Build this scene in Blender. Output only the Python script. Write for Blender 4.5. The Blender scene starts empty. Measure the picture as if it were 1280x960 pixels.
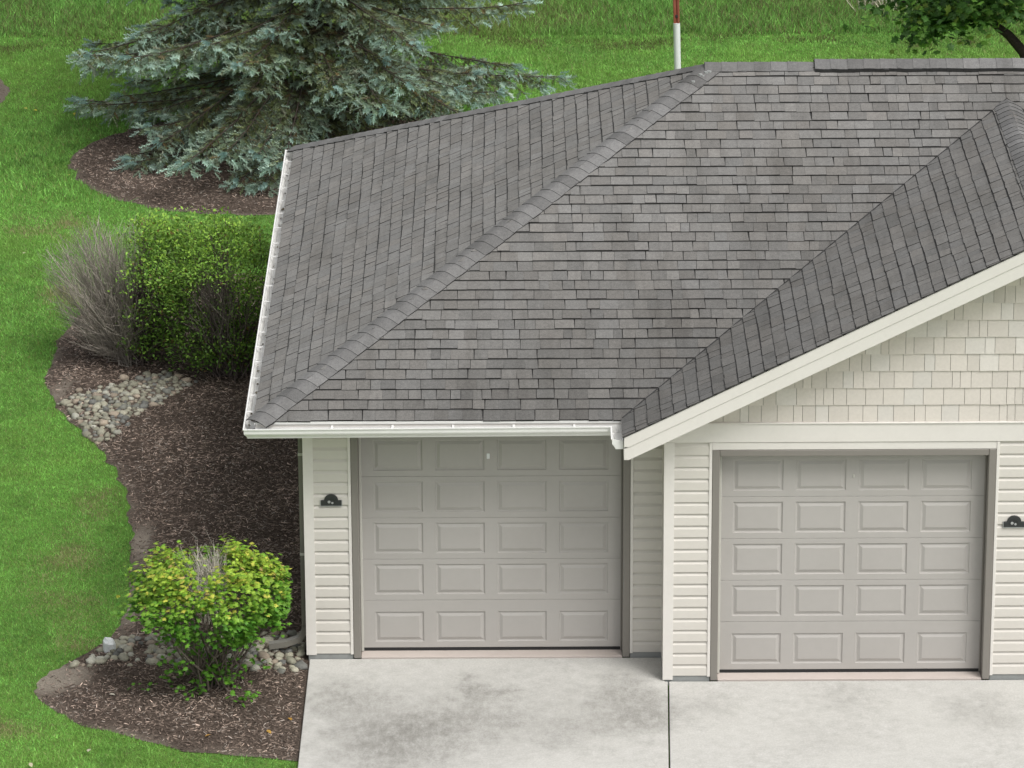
import bpy, bmesh, math, random
import numpy as np
from mathutils import Vector, Matrix
from mathutils.geometry import delaunay_2d_cdt

random.seed(7)
rng = np.random.default_rng(11)
S = bpy.context.scene
COL = S.collection

# ------------------------------------------------------------------ camera, sky, sun, exposure
cd = bpy.data.cameras.new('camera'); cam = bpy.data.objects.new('camera', cd); COL.objects.link(cam)
cd.sensor_width = 36.0; cd.lens = 161.9; cd.clip_start = 1.0; cd.clip_end = 3000.0
cr = Vector((0.99998862, -0.00230343, -0.00417705)); cu = Vector((0.00470863, 0.33657237, 0.94164583))
cw = Vector((0.00076314, 0.94165478, -0.33657939))
M4 = Matrix((( cr.x, cu.x, -cw.x, 2.0799), (cr.y, cu.y, -cw.y, -44.0532), (cr.z, cu.z, -cw.z, 18.7518), (0, 0, 0, 1)))
cam.matrix_world = M4
S.camera = cam

SUN_EL, SUN_AZ = math.radians(55), math.radians(135)      # azimuth from +y (north) towards +x
wd = bpy.data.worlds.new('World'); S.world = wd; wd.use_nodes = True
nt = wd.node_tree; nt.nodes.clear()
sky = nt.nodes.new('ShaderNodeTexSky'); sky.sky_type = 'NISHITA'; sky.sun_disc = False
sky.sun_elevation = SUN_EL; sky.sun_rotation = SUN_AZ
sky.air_density = 1.0; sky.dust_density = 4.0; sky.ozone_density = 1.0
hs = nt.nodes.new('ShaderNodeHueSaturation'); hs.inputs['Saturation'].default_value = 0.18
bg = nt.nodes.new('ShaderNodeBackground'); bg.inputs['Strength'].default_value = 0.115
wo = nt.nodes.new('ShaderNodeOutputWorld')
nt.links.new(sky.outputs[0], hs.inputs['Color']); nt.links.new(hs.outputs[0], bg.inputs['Color']); nt.links.new(bg.outputs[0], wo.inputs['Surface'])
sd = bpy.data.lights.new('sun', 'SUN'); sd.energy = 1.4; sd.angle = math.radians(26); sd.color = (1.0, 0.98, 0.955)
so = bpy.data.objects.new('sun', sd); COL.objects.link(so)
sdir = Vector((math.sin(SUN_AZ)*math.cos(SUN_EL), math.cos(SUN_AZ)*math.cos(SUN_EL), math.sin(SUN_EL)))
so.rotation_euler = (-sdir).to_track_quat('-Z', 'Y').to_euler(); so.location = sdir*60
S.view_settings.view_transform = 'Standard'; S.view_settings.look = 'None'
S.view_settings.gamma = 1.0; S.view_settings.use_curve_mapping = False
S.view_settings.exposure = 0.58

# ------------------------------------------------------------------ helpers
def link(name, me, mat=None, parent=None, loc=None):
    o = bpy.data.objects.new(name, me); COL.objects.link(o)
    if mat is not None and len(me.materials) == 0: me.materials.append(mat)
    if parent is not None: o.parent = parent
    if loc is not None: o.location = loc
    return o
def tag(o, label, cat, group=None, kind=None):
    o['label'] = label; o['category'] = cat
    if group: o['group'] = group
    if kind: o['kind'] = kind
    return o
def empty(name, loc=(0, 0, 0), label=None, cat=None, group=None):
    o = bpy.data.objects.new(name, None); COL.objects.link(o); o.location = loc; o.empty_display_size = .2
    if label: tag(o, label, cat, group)
    return o
def pyd(name, v, f, mat, parent=None, smooth=False):
    me = bpy.data.meshes.new(name); me.from_pydata([tuple(p) for p in v], [], f); me.update()
    if smooth: me.polygons.foreach_set('use_smooth', [True]*len(me.polygons))
    return link(name, me, mat, parent)
def mesh_np(name, V, F, col=None, smooth=False):
    """V (n,3), F (m,k) all the same size, col (n,3) per vertex"""
    me = bpy.data.meshes.new(name); V = np.ascontiguousarray(V, dtype=np.float32); F = np.ascontiguousarray(F, dtype=np.int32)
    m, k = F.shape
    me.vertices.add(len(V)); me.vertices.foreach_set('co', V.ravel())
    me.loops.add(m*k); me.loops.foreach_set('vertex_index', F.ravel())
    me.polygons.add(m); me.polygons.foreach_set('loop_start', np.arange(m, dtype=np.int32)*k)
    if smooth: me.polygons.foreach_set('use_smooth', np.ones(m, dtype=bool))
    me.update(calc_edges=True)
    if col is not None:
        a = me.attributes.new('Col', 'FLOAT_COLOR', 'POINT')
        c = np.ones((len(V), 4), dtype=np.float32); c[:, :3] = col; a.data.foreach_set('color', c.ravel())
    return me
class MB:
    """collects polygons of any size with a colour per vertex"""
    def __init__(s): s.v = []; s.f = []; s.c = []
    def poly(s, pts, c=(1, 1, 1)):
        n = len(s.v); s.v += [tuple(p) for p in pts]; s.c += [c]*len(pts); s.f.append(list(range(n, n+len(pts))))
    def box(s, a, b, c=(1, 1, 1)):
        x0, y0, z0 = a; x1, y1, z1 = b
        P = [(x0,y0,z0),(x1,y0,z0),(x1,y1,z0),(x0,y1,z0),(x0,y0,z1),(x1,y0,z1),(x1,y1,z1),(x0,y1,z1)]
        n = len(s.v); s.v += P; s.c += [c]*8
        for q in ((3,2,1,0),(4,5,6,7),(0,1,5,4),(1,2,6,5),(2,3,7,6),(3,0,4,7)): s.f.append([n+i for i in q])
        return s
    def prism(s, prof, axis, t0, t1, c=(1, 1, 1)):
        """closed outline prof of (a,b) pairs extruded along axis 'x' (a=y,b=z) or 'y' (a=x,b=z) or 'z' (a=x,b=y)"""
        def pt(p, t): return {'x': (t, p[0], p[1]), 'y': (p[0], t, p[1]), 'z': (p[0], p[1], t)}[axis]
        n = len(s.v); k = len(prof)
        s.v += [pt(p, t0) for p in prof]+[pt(p, t1) for p in prof]; s.c += [c]*(2*k)
        for i in range(k): j = (i+1) % k; s.f.append([n+i, n+j, n+k+j, n+k+i])
        s.f.append([n+i for i in range(k)][::-1]); s.f.append([n+k+i for i in range(k)])
        return s
    def mesh(s, name):
        me = bpy.data.meshes.new(name); me.from_pydata(s.v, [], s.f); me.update()
        a = me.attributes.new('Col', 'FLOAT_COLOR', 'POINT')
        c = np.ones((len(s.v), 4), dtype=np.float32); c[:, :3] = np.array(s.c).reshape(-1, 3); a.data.foreach_set('color', c.ravel())
        return me
    def obj(s, name, mat, parent=None, bevel=0):
        me = s.mesh(name)
        if bevel:
            bm = bmesh.new(); bm.from_mesh(me)
            bmesh.ops.recalc_face_normals(bm, faces=bm.faces)
            bmesh.ops.bevel(bm, geom=bm.edges[:], offset=bevel, segments=1, affect='EDGES', clamp_overlap=True); bm.to_mesh(me); bm.free()
        else:
            bm = bmesh.new(); bm.from_mesh(me); bmesh.ops.recalc_face_normals(bm, faces=bm.faces); bm.to_mesh(me); bm.free()
        return link(name, me, mat, parent)
def box(name, a, b, mat, parent=None, bevel=0.003): return MB().box(a, b).obj(name, mat, parent, bevel)
_lat = np.random.default_rng(3).random((256, 256))
def vnoise(x, y, sc):
    x = np.asarray(x)/sc+100; y = np.asarray(y)/sc+100
    i = np.floor(x).astype(int); j = np.floor(y).astype(int); a = x-i; b = y-j
    a = a*a*(3-2*a); b = b*b*(3-2*b)
    L = lambda p, q: _lat[p % 256, q % 256]
    return (L(i, j)*(1-a)+L(i+1, j)*a)*(1-b)+(L(i, j+1)*(1-a)+L(i+1, j+1)*a)*b
def inpoly(x, y, P):
    x = np.asarray(x); y = np.asarray(y); r = np.zeros(x.shape, bool); n = len(P)
    for k in range(n):
        x0, y0 = P[k]; x1, y1 = P[(k+1) % n]
        if y0 == y1: continue
        c = ((y0 > y) != (y1 > y)) & (x < (x1-x0)*(y-y0)/(y1-y0)+x0); r ^= c
    return r
def smooth_poly(P, it=3):
    for _ in range(it):
        Q = []
        for k in range(len(P)):
            a, b = P[k], P[(k+1) % len(P)]
            Q += [(a[0]*.75+b[0]*.25, a[1]*.75+b[1]*.25), (a[0]*.25+b[0]*.75, a[1]*.25+b[1]*.75)]
        P = Q
    return P
def tubes(paths, sides=5, cap=False):
    """paths: list of (pts (n,3), radii (n)); returns V, F(quads)"""
    VV = []; FF = []; off = 0
    for P, R in paths:
        P = np.asarray(P, float); n = len(P); T = np.gradient(P, axis=0); T /= np.linalg.norm(T, axis=1)[:, None]+1e-9
        ref = np.array([0, 0, 1.]) if abs(T[0, 2]) < .9 else np.array([1., 0, 0])
        A = np.cross(T, ref); A /= np.linalg.norm(A, axis=1)[:, None]+1e-9; B = np.cross(T, A)
        an = np.arange(sides)*2*np.pi/sides
        ring = P[:, None]+np.asarray(R)[:, None, None]*(np.cos(an)[None, :, None]*A[:, None]+np.sin(an)[None, :, None]*B[:, None])
        VV.append(ring.reshape(-1, 3))
        i = np.arange(n-1)[:, None]*sides; j = np.arange(sides)[None]; j2 = (j+1) % sides
        FF.append((np.stack([i+j, i+j2, i+sides+j2, i+sides+j], -1).reshape(-1, 4))+off); off += n*sides
    return np.concatenate(VV), np.concatenate(FF)
def frames(D, N):
    """rotation matrices whose columns are x=D, y=NxD, z~N"""
    D = D/(np.linalg.norm(D, axis=1)[:, None]+1e-9)
    Y = np.cross(N, D); Y /= np.linalg.norm(Y, axis=1)[:, None]+1e-9; Z = np.cross(D, Y)
    return np.stack([D, Y, Z], -1)
def scatter(tv, tf, Rm, T, sc, col, tc=None):
    """copies of a template (tv, tf) at T with rotations Rm, scales sc (n,) or (n,3), colours col (n,3); tc = per-template-vertex factor"""
    n = len(T); k = len(tv); sc = np.asarray(sc, float); sc = sc[:, None] if sc.ndim == 1 else sc
    V = np.einsum('nij,nkj->nki', Rm, tv[None]*sc[:, None, :])+T[:, None]
    F = (np.asarray(tf)[None]+(np.arange(n)*k)[:, None, None]).reshape(-1, len(tf[0]))
    C = np.repeat(col[:, None, :], k, 1)
    if tc is not None: C = C*np.asarray(tc)[None, :, None]
    return V.reshape(-1, 3), F, C.reshape(-1, 3)

# ------------------------------------------------------------------ materials
def nm(name):
    m = bpy.data.materials.new(name); m.use_nodes = True; t = m.node_tree
    return m, t, t.nodes['Principled BSDF'], t.nodes['Material Output']
def N(t, ty, **kw):
    n = t.nodes.new(ty)
    for k, v in kw.items():
        if k in n.inputs: n.inputs[k].default_value = v
        else: setattr(n, k, v)
    return n
def mixc(t, fac, a, b, mode='MIX'):
    n = t.nodes.new('ShaderNodeMix'); n.data_type = 'RGBA'; n.blend_type = mode
    for idx, v in ((0, fac), (6, a), (7, b)):
        if hasattr(v, 'is_output') or isinstance(v, bpy.types.NodeSocket): t.links.new(v, n.inputs[idx])
        else: n.inputs[idx].default_value = v if not isinstance(v, tuple) else (*v[:3], 1)
    return n.outputs[2]
def noise(t, vec, scale, detail=4, rough=.6, lo=None, hi=None):
    n = N(t, 'ShaderNodeTexNoise', Scale=scale, Detail=detail, Roughness=rough); t.links.new(vec, n.inputs['Vector'])
    if lo is None: return n.outputs['Fac']
    r = t.nodes.new('ShaderNodeMapRange'); r.inputs['From Min'].default_value = lo; r.inputs['From Max'].default_value = hi
    t.links.new(n.outputs['Fac'], r.inputs['Value']); return r.outputs[0]
def geo(t): return t.nodes.new('ShaderNodeNewGeometry').outputs['Position']
def bump(t, b, h, strength=.3, dist=.01):
    n = N(t, 'ShaderNodeBump', Strength=strength, Distance=dist); t.links.new(h, n.inputs['Height']); t.links.new(n.outputs[0], b.inputs['Normal'])
def paint(name, c, rough=.45, dirt=.1, dirtc=(.25, .23, .18), sc=3.0, grain=0, spec=.4):
    m, t, b, o = nm(name); p = geo(t)
    d = noise(t, p, sc, 6, .65, .45, .75); f = noise(t, p, sc*9, 3, .5, .3, .8)
    mul = N(t, 'ShaderNodeMath', operation='MULTIPLY'); t.links.new(d, mul.inputs[0]); mul.inputs[1].default_value = dirt
    c1 = mixc(t, mul.outputs[0], c, dirtc)
    c2 = mixc(t, f, tuple(x*.965 for x in c), tuple(min(1, x*1.03) for x in c)); 
    c3 = mixc(t, .5, c1, c2)
    t.links.new(c3, b.inputs['Base Color']); b.inputs['Roughness'].default_value = rough; b.inputs['Specular IOR Level'].default_value = spec
    if grain: bump(t, b, noise(t, p, 120, 3), grain, .004)
    return m
def attr_mat(name, rough=.8, spec=.2, nz=None, nzs=60, bumps=None, trans=0, sat=1.0):
    m, t, b, o = nm(name); a = N(t, 'ShaderNodeAttribute'); a.attribute_name = 'Col'; c = a.outputs['Color']
    if nz:
        f = noise(t, geo(t), nzs, 4, .6, .25, .75); c = mixc(t, 1.0, c, mixc(t, f, (1-nz,)*3, (1+nz,)*3), 'MULTIPLY')
    t.links.new(c, b.inputs['Base Color']); b.inputs['Roughness'].default_value = rough; b.inputs['Specular IOR Level'].default_value = spec
    if bumps: bump(t, b, noise(t, geo(t), bumps[0], 4), bumps[1], bumps[2])
    if trans:
        tr = N(t, 'ShaderNodeBsdfTranslucent'); t.links.new(c, tr.inputs['Color']); mx = N(t, 'ShaderNodeMixShader'); mx.inputs[0].default_value = trans
        t.links.new(b.outputs[0], mx.inputs[1]); t.links.new(tr.outputs[0], mx.inputs[2]); t.links.new(mx.outputs[0], o.inputs['Surface'])
    return m
MAT = {}
MAT['siding'] = paint('vinyl siding', (.60, .572, .520), .5, .10, sc=2.2)
MAT['trim'] = paint('white trim', (.69, .662, .618), .45, .12, sc=2.5)
MAT['gutter'] = paint('gutter white', (.74, .735, .71), .4, .22, (.3, .28, .24), sc=6)
MAT['shake'] = attr_mat('cedar look shake', .6, .3, .05, 40, (150, .25, .004))
MAT['door'] = paint('door paint', (.40, .382, .358), .5, .3, (.3, .28, .25), sc=1.5, grain=.12)
MAT['jamb'] = paint('taupe trim', (.215, .2, .178), .5, .1, (.1, .09, .07), sc=8)
MAT['strip'] = paint('weather strip', (.5, .49, .44), .5, .1)
MAT['spout'] = paint('downspout beige', (.19, .18, .155), .5, .2)
MAT['rubber'] = paint('black rubber', (.02, .02, .02), .7, 0)
MAT['found'] = paint('foundation concrete', (.3, .31, .3), .9, .5, (.12, .12, .11), sc=7, grain=.3)
MAT['sill'] = paint('sill concrete', (.5, .44, .40), .85, .3, (.3, .26, .22), sc=6, grain=.3)
MAT['black'] = paint('cast metal', (.03, .033, .032), .45, .1, (.1, .1, .1), sc=60)
MAT['silver'] = paint('plaque rim', (.35, .36, .35), .4, .1, sc=60)
MAT['white'] = paint('white plastic', (.78, .8, .8), .4, .04)
MAT['rust'] = paint('rusty steel', (.27, .075, .045), .8, .5, (.45, .22, .16), sc=9, grain=.3)
MAT['dark'] = paint('dark interior', (.03, .03, .03), .9, 0)
MAT['bark'] = attr_mat('bark', .9, .1, .35, 30, (60, .6, .01))
MAT['leaf'] = attr_mat('leaf', .5, .3, .12, 25, trans=.28)
MAT['needle'] = attr_mat('needle', .6, .2, .1, 10, trans=.12)
MAT['grass'] = attr_mat('grass blade', .55, .25, None, trans=.3)
MAT['chip'] = attr_mat('bark chip', .9, .1, .2, 50)
MAT['stone'] = attr_mat('river stone', .75, .3, .18, 35, (70, .25, .006))

def shingle_mat():
    m, t, b, o = nm('asphalt shingle'); p = geo(t)
    a = N(t, 'ShaderNodeAttribute'); a.attribute_name = 'Col'
    g = noise(t, p, 85, 4, .8, .25, .75)
    c = mixc(t, 1.0, a.outputs['Color'], mixc(t, g, (.66,)*3, (1.36,)*3), 'MULTIPLY')
    mp = N(t, 'ShaderNodeMapping'); mp.inputs['Scale'].default_value = (1, .45, .45); t.links.new(p, mp.inputs['Vector'])
    st = noise(t, mp.outputs[0], 1.3, 5, .6, .35, .7)
    c = mixc(t, 1.0, c, mixc(t, st, (1.02, 1.02, 1.02), (.90, .89, .875)), 'MULTIPLY')
    mp2 = N(t, 'ShaderNodeMapping'); mp2.inputs['Scale'].default_value = (5, .55, .55); t.links.new(p, mp2.inputs['Vector'])
    c = mixc(t, 1.0, c, mixc(t, noise(t, mp2.outputs[0], 1.0, 4, .65, .48, .78), (1.03, 1.03, 1.03), (.78, .775, .765)), 'MULTIPLY')   # run-off streaks
    sm = noise(t, p, 26, 5, .8, .3, .7)
    c = mixc(t, 1.0, c, mixc(t, sm, (.82, .82, .82), (1.17, 1.165, 1.15)), 'MULTIPLY')
    t.links.new(c, b.inputs['Base Color']); b.inputs['Roughness'].default_value = .92; b.inputs['Specular IOR Level'].default_value = .2
    bump(t, b, g, .35, .004); return m
MAT['shingle'] = shingle_mat()

def ground_mat():
    m, t, b, o = nm('lawn soil'); p = geo(t)
    c = mixc(t, noise(t, p, 1.2, 6, .7, .3, .7), (.10, .21, .035), (.15, .28, .05))
    c = mixc(t, noise(t, p, 40, 3, .7, .4, .7), c, (.075, .10, .03))
    t.links.new(c, b.inputs['Base Color']); b.inputs['Roughness'].default_value = .95; b.inputs['Specular IOR Level'].default_value = .1
    bump(t, b, noise(t, p, 30, 5), .6, .03); return m
MAT['ground'] = ground_mat()
def mulch_mat():
    m, t, b, o = nm('mulch'); p = geo(t)
    a = N(t, 'ShaderNodeAttribute'); a.attribute_name = 'Col'           # r = bare soil share at the trench
    n1 = noise(t, p, 45, 5, .75, .3, .7); n2 = noise(t, p, 9, 5, .7, .3, .7)
    c = mixc(t, n1, (.03, .022, .018), (.14, .108, .088)); c = mixc(t, n2, c, mixc(t, n1, (.05, .037, .03), (.17, .132, .105)))
    soil = mixc(t, n1, (.20, .17, .135), (.42, .365, .30))
    sep = N(t, 'ShaderNodeSeparateColor'); t.links.new(a.outputs['Color'], sep.inputs[0])
    c = mixc(t, sep.outputs[0], c, soil)
    t.links.new(c, b.inputs['Base Color']); b.inputs['Roughness'].default_value = .95; b.inputs['Specular IOR Level'].default_value = .1
    bump(t, b, n1, .8, .02); return m
MAT['mulch'] = mulch_mat()
def concrete_mat():
    m, t, b, o = nm('broom finished concrete'); p = geo(t)
    c = mixc(t, noise(t, p, 7, 8, .78, .3, .7), (.40, .39, .36), (.58, .57, .54))
    c = mixc(t, noise(t, p, .9, 5, .6, .4, .75), c, (.53, .52, .485))
    c = mixc(t, 1.0, c, mixc(t, noise(t, p, 48, 6, .85, .3, .7), (.78,)*3, (1.14,)*3), 'MULTIPLY')
    sx = N(t, 'ShaderNodeSeparateXYZ'); t.links.new(p, sx.inputs[0])
    spots = [(1.6, -1.5, 1.65, 0.42), (.7, -1.9, 1.10, 0.40), (3.0, -1.6, 0.99, 0.40), (.35, -1.0, 0.79, 0.62), (.9, -2.3, 1.19, 0.62), (1.75, -.95, 0.45, 0.62), (1.8, -1.6, 0.59, 0.42), (3.2, -.85, 0.64, 0.62), (3.45, -1.5, 0.73, 0.62), (1.2, -1.75, 0.53, 0.45),
             (4.15, -1.3, 0.46, 0.33), (5.5, -1.15, 0.53, 0.39), (6.9, -1.5, 0.73, 0.36), (2.6, -2.0, 0.66, 0.33), (5.2, -2.0, 0.66, 0.18)]
    wn = N(t, 'ShaderNodeTexNoise', Scale=3.0, Detail=6, Roughness=.7); t.links.new(p, wn.inputs['Vector'])
    sub = N(t, 'ShaderNodeVectorMath', operation='SUBTRACT'); t.links.new(wn.outputs['Color'], sub.inputs[0]); sub.inputs[1].default_value = (.5, .5, .5)
    scl = N(t, 'ShaderNodeVectorMath', operation='SCALE'); scl.inputs['Scale'].default_value = 1.5; t.links.new(sub.outputs[0], scl.inputs[0])
    add = N(t, 'ShaderNodeVectorMath', operation='ADD'); t.links.new(p, add.inputs[0]); t.links.new(scl.outputs[0], add.inputs[1])
    mpb = N(t, 'ShaderNodeMapping'); mpb.inputs['Scale'].default_value = (1.7, .7, 1); t.links.new(p, mpb.inputs['Vector']); br = noise(t, mpb.outputs[0], 8, 9, .88, .27, .62)
    for (x, y, r, s) in spots:                                        # tyre and oil stains
        d = N(t, 'ShaderNodeVectorMath', operation='DISTANCE'); t.links.new(add.outputs[0], d.inputs[0]); d.inputs[1].default_value = (x, y, 0)
        mr = N(t, 'ShaderNodeMapRange'); mr.interpolation_type = 'SMOOTHSTEP'
        mr.inputs['From Min'].default_value = r; mr.inputs['From Max'].default_value = 0; mr.inputs['To Max'].default_value = s
        t.links.new(d.outputs['Value'], mr.inputs['Value'])
        mu = N(t, 'ShaderNodeMath', operation='MULTIPLY'); t.links.new(mr.outputs[0], mu.inputs[0]); t.links.new(br, mu.inputs[1])
        c = mixc(t, mu.outputs[0], c, (.125, .118, .102))
    c = mixc(t, noise(t, p, 260, 2, .6, .55, .8), c, (.3, .3, .28))
    mp = N(t, 'ShaderNodeMapping'); mp.inputs['Scale'].default_value = (14, 130, 1); t.links.new(p, mp.inputs['Vector'])
    bf = noise(t, mp.outputs[0], 1, 3, .6, .3, .7); c = mixc(t, 1.0, c, mixc(t, bf, (.95,)*3, (1.04,)*3), 'MULTIPLY')
    t.links.new(c, b.inputs['Base Color']); b.inputs['Roughness'].default_value = .85; b.inputs['Specular IOR Level'].default_value = .25
    bump(t, b, bf, .15, .003); return m
MAT['concrete'] = concrete_mat()

# ------------------------------------------------------------------ key dimensions (metres)
P_ = 0.4928; AL = math.atan(P_); CA, SA = math.cos(AL), math.sin(AL)
XE = YE = -0.473; ZS = 2.792; YB = 9.131; RUN = (YB-YE)/2
XR = 3.2244; XV = 7.474; HG = XV-XR; YF = -0.988; D_ = 0.624
XC = 3.6705; X1, X2, WJ = 0.463, 4.1296, 2.86; HT = 2.52
ZR = ZS+P_*RUN; YR = YE+RUN; XHE = XE+RUN; XEND = 15.0
GR = 2*XV-XR; ZG = ZS+P_*HG
ZL = -0.06                                                            # lawn level

# ------------------------------------------------------------------ setting: ground, driveway, beds
def ground():
    xs = np.concatenate([[-1500, -400, -100, -40, -20], np.linspace(-12, 16, 57), [20, 40, 100, 400, 1500]])
    ys = np.concatenate([[-200, -60, -20], np.linspace(-10, 34, 89), [40, 60, 100, 300, 2500]])
    X, Y = np.meshgrid(xs, ys); Z = np.full_like(X, ZL)
    n = len(xs); i = np.arange(len(ys)-1)[:, None]*n; j = np.arange(n-1)[None]
    F = np.stack([i+j, i+j+1, i+n+j+1, i+n+j], -1).reshape(-1, 4)
    o = link('ground', mesh_np('ground', np.stack([X, Y, Z], -1).reshape(-1, 3), F, smooth=True), MAT['ground']); o['kind'] = 'structure'
ground()
XJ0, XJ1 = 3.695, 3.71
for i, prof in enumerate(([(.005, -.036), (XC-.004, -.036), (XC-.004, -D_-.04), (XJ0, -D_-.04), (XJ0-.245, -9), (-.035, -9)],
                          [(XJ1, -D_-.04), (11.4, -D_-.04), (11.4, -9), (XJ1-.245, -9)])):
    o = MB().prism(prof, 'z', -.14, 0).obj('driveway', MAT['concrete'], None, .006); o['kind'] = 'structure'
    o['label'] = ['stained concrete driveway slab beside the mulch bed', 'pale clean concrete driveway slab before the gabled wing'][i]

BED = smooth_poly([(-.02, 12.2), (-1.6, 13.0), (-3.0, 12.6), (-3.45, 11.0), (-3.58, 9.8), (-3.54, 8.6), (-3.30, 7.7), (-2.86, 6.75), (-2.52, 5.95), (-2.30, 5.1), (-2.17, 4.0), (-2.06, 3.0),
                   (-2.02, 1.9), (-2.03, 1.1), (-2.12, .62), (-2.42, .1), (-2.7, -.22), (-2.80, -.66), (-2.63, -1.08), (-2.26, -1.5), (-1.8, -1.86), (-1.22, -2.18), (-.6, -2.36), (-.02, -2.46), (.12, -2.48), (.12, -2.3), (.12, -1.2), (.12, -.2), (.12, .0), (.1, 2), (.1, 6), (.1, 9), (.1, 11.5)], 2)
SBED = smooth_poly([(-4.05, 18.2), (-3.95, 17.1), (-3.65, 16.55), (-3.2, 16.05), (-2.6, 15.62), (-1.95, 15.4), (-1.0, 15.42), (0, 15.6), (1.2, 16.2), (2.2, 17.4), (2.4, 18.6), (1.6, 20), (.4, 20.6), (-1, 20.6), (-2.2, 20.2), (-2.95, 19.9), (-3.5, 19.3), (-3.9, 18.75)], 2)
EBED = smooth_poly([(-5.25, 21.7), (-5.3, 20.9), (-5.8, 20.4), (-6.8, 20.2), (-7.6, 21), (-7.6, 22.3), (-6.6, 22.9), (-5.7, 22.6)], 2)
def ragged(P, amp):
    Q = []
    for k in range(len(P)):
        a, b = P[k], P[(k+1) % len(P)]; m = max(1, int(math.hypot(b[0]-a[0], b[1]-a[1])/.09))
        for i in range(m): Q.append((a[0]+(b[0]-a[0])*i/m, a[1]+(b[1]-a[1])*i/m))
    Q = np.array(Q); j = np.random.default_rng(8).normal(0, amp, Q.shape); dx = (vnoise(Q[:, 0], Q[:, 1], .3)-.5)*amp*5
    return [(float(x), float(y)) for x, y in np.column_stack([Q[:, 0]+j[:, 0]+dx, Q[:, 1]+j[:, 1]+dx])]
BED = ragged(BED, .014); SBED = ragged(SBED, .02); EBED = ragged(EBED, .02)
def bed_dist(x, y, P):
    d = np.full(np.shape(x), 1e9)
    for k in range(len(P)):
        a = np.array(P[k]); b = np.array(P[(k+1) % len(P)]); ab = b-a; L = ab@ab+1e-12
        tt = np.clip(((x-a[0])*ab[0]+(y-a[1])*ab[1])/L, 0, 1); d = np.minimum(d, np.hypot(x-a[0]-tt*ab[0], y-a[1]-tt*ab[1]))
    return d
def bed_z(x, y, P):
    d = bed_dist(x, y, P); m = np.clip(d/.35, 0, 1); m = m*m*(3-2*m)
    r = ZL+.008+.05*m+.03*m*vnoise(x, y, .5)+.012*m*vnoise(x, y, .12)
    return np.where(x > -.45, np.minimum(r, -.022+.12*np.clip(-.05-x, 0, 1)), r)
def bed(name, P, label, chips, seed, soilf):
    xs = [p[0] for p in P]; ys = [p[1] for p in P]
    gx, gy = np.meshgrid(np.arange(min(xs), max(xs), .11), np.arange(min(ys), max(ys), .11)); gx = gx.ravel()+rng.uniform(-.02, .02, gx.size); gy = gy.ravel()+rng.uniform(-.02, .02, gy.size)
    k = inpoly(gx, gy, P); gx, gy = gx[k], gy[k]; k = bed_dist(gx, gy, P) > .06; gx, gy = gx[k], gy[k]
    pts = [Vector(p) for p in P]+[Vector((a, b)) for a, b in zip(gx, gy)]
    r = delaunay_2d_cdt(pts, [], [list(range(len(P)))], 1, 1e-5)
    v = np.array([(p.x, p.y) for p in r[0]]); z = bed_z(v[:, 0], v[:, 1], P)
    V = np.column_stack([v, z]); F = np.array([f for f in r[2] if len(f) == 3])
    d = bed_dist(v[:, 0], v[:, 1], P); s = soilf(v[:, 0], v[:, 1], d); C = np.column_stack([s, s, s])
    o = link(name, mesh_np(name, V, F, C, True), MAT['mulch']); o['kind'] = 'structure'; o['label'] = label
    # shredded bark lying on it
    g = np.random.default_rng(seed); A = (max(xs)-min(xs))*(max(ys)-min(ys)); n = int(A*chips)
    x = g.uniform(min(xs), max(xs), n); y = g.uniform(min(ys), max(ys), n); k = inpoly(x, y, P) & ~((x > -.045) & (y < 9)); x, y = x[k], y[k]
    d = bed_dist(x, y, P); k = g.random(len(x)) < np.clip(1.1-soilf(x, y, d)*1.15, .12, 1)*np.clip(d/.1+.2, 0, 1); x, y = x[k], y[k]; n = len(x)
    z = bed_z(x, y, P)+.004
    a = g.uniform(0, 2*np.pi, n); el = g.normal(.05, .28, n)
    Dv = np.column_stack([np.cos(a)*np.cos(el), np.sin(a)*np.cos(el), np.sin(el)]); Nn = np.column_stack([g.normal(0, .35, n), g.normal(0, .35, n), np.ones(n)])
    tv = np.array([(-.5, -.5, 0), (-.5, .5, 0), (-.42, 0, .6), (.5, -.35, 0), (.45, .4, 0), (.5, 0, .5)]); tf = [(0, 3, 5), (0, 5, 2), (1, 2, 5), (1, 5, 4), (0, 2, 1), (3, 4, 5)]
    sc = np.column_stack([g.uniform(.018, .07, n), g.uniform(.005, .014, n), g.uniform(.006, .014, n)])
    base = np.array([.150, .116, .094])*np.exp(g.normal(0, .55, n))[:, None]*(.75+.5*vnoise(x, y, .6))[:, None]
    lt = g.random(n) < .08; base[lt] = np.array([.32, .275, .235])*g.uniform(.5, 1.3, lt.sum())[:, None]
    V, F, C = scatter(tv, tf, frames(Dv, Nn), np.column_stack([x, y, z]), sc, base)
    c = link('bark_chips', mesh_np('bark_chips', V, F, C), MAT['chip'], o); c['kind'] = 'stuff'; c['label'] = 'shredded brown bark mulch chips'
    return o
def soil_main(x, y, d):
    s = np.clip(1-d/.16, 0, 1)*.35*vnoise(x, y, .3)*1.6
    e = np.clip(1-np.hypot((x+2.55)/.42, (y+.45)/.5), 0, 1)*2.2; e2 = np.clip(1-np.hypot((x+1.98)/.14, (y-3.3)/.8), 0, 1)*1.6
    e3 = np.clip(1-np.hypot((x+3.3)/.16, (y-8.4)/.55), 0, 1)*.9; e4 = np.clip(1-np.hypot((x+1.95)/.16, (y-1.5)/1.1), 0, 1)*.9
    return np.clip(s+e+e2+e3+e4, 0, 1)
mulch_bed = bed('mulch_bed', BED, 'brown bark mulch bed along the side of the garage', 1150, 21, soil_main)
bed('mulch_bed', SBED, 'round bark mulch bed under the blue spruce', 800, 22, lambda x, y, d: np.clip(1-d/.12, 0, 1)*.3)
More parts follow.
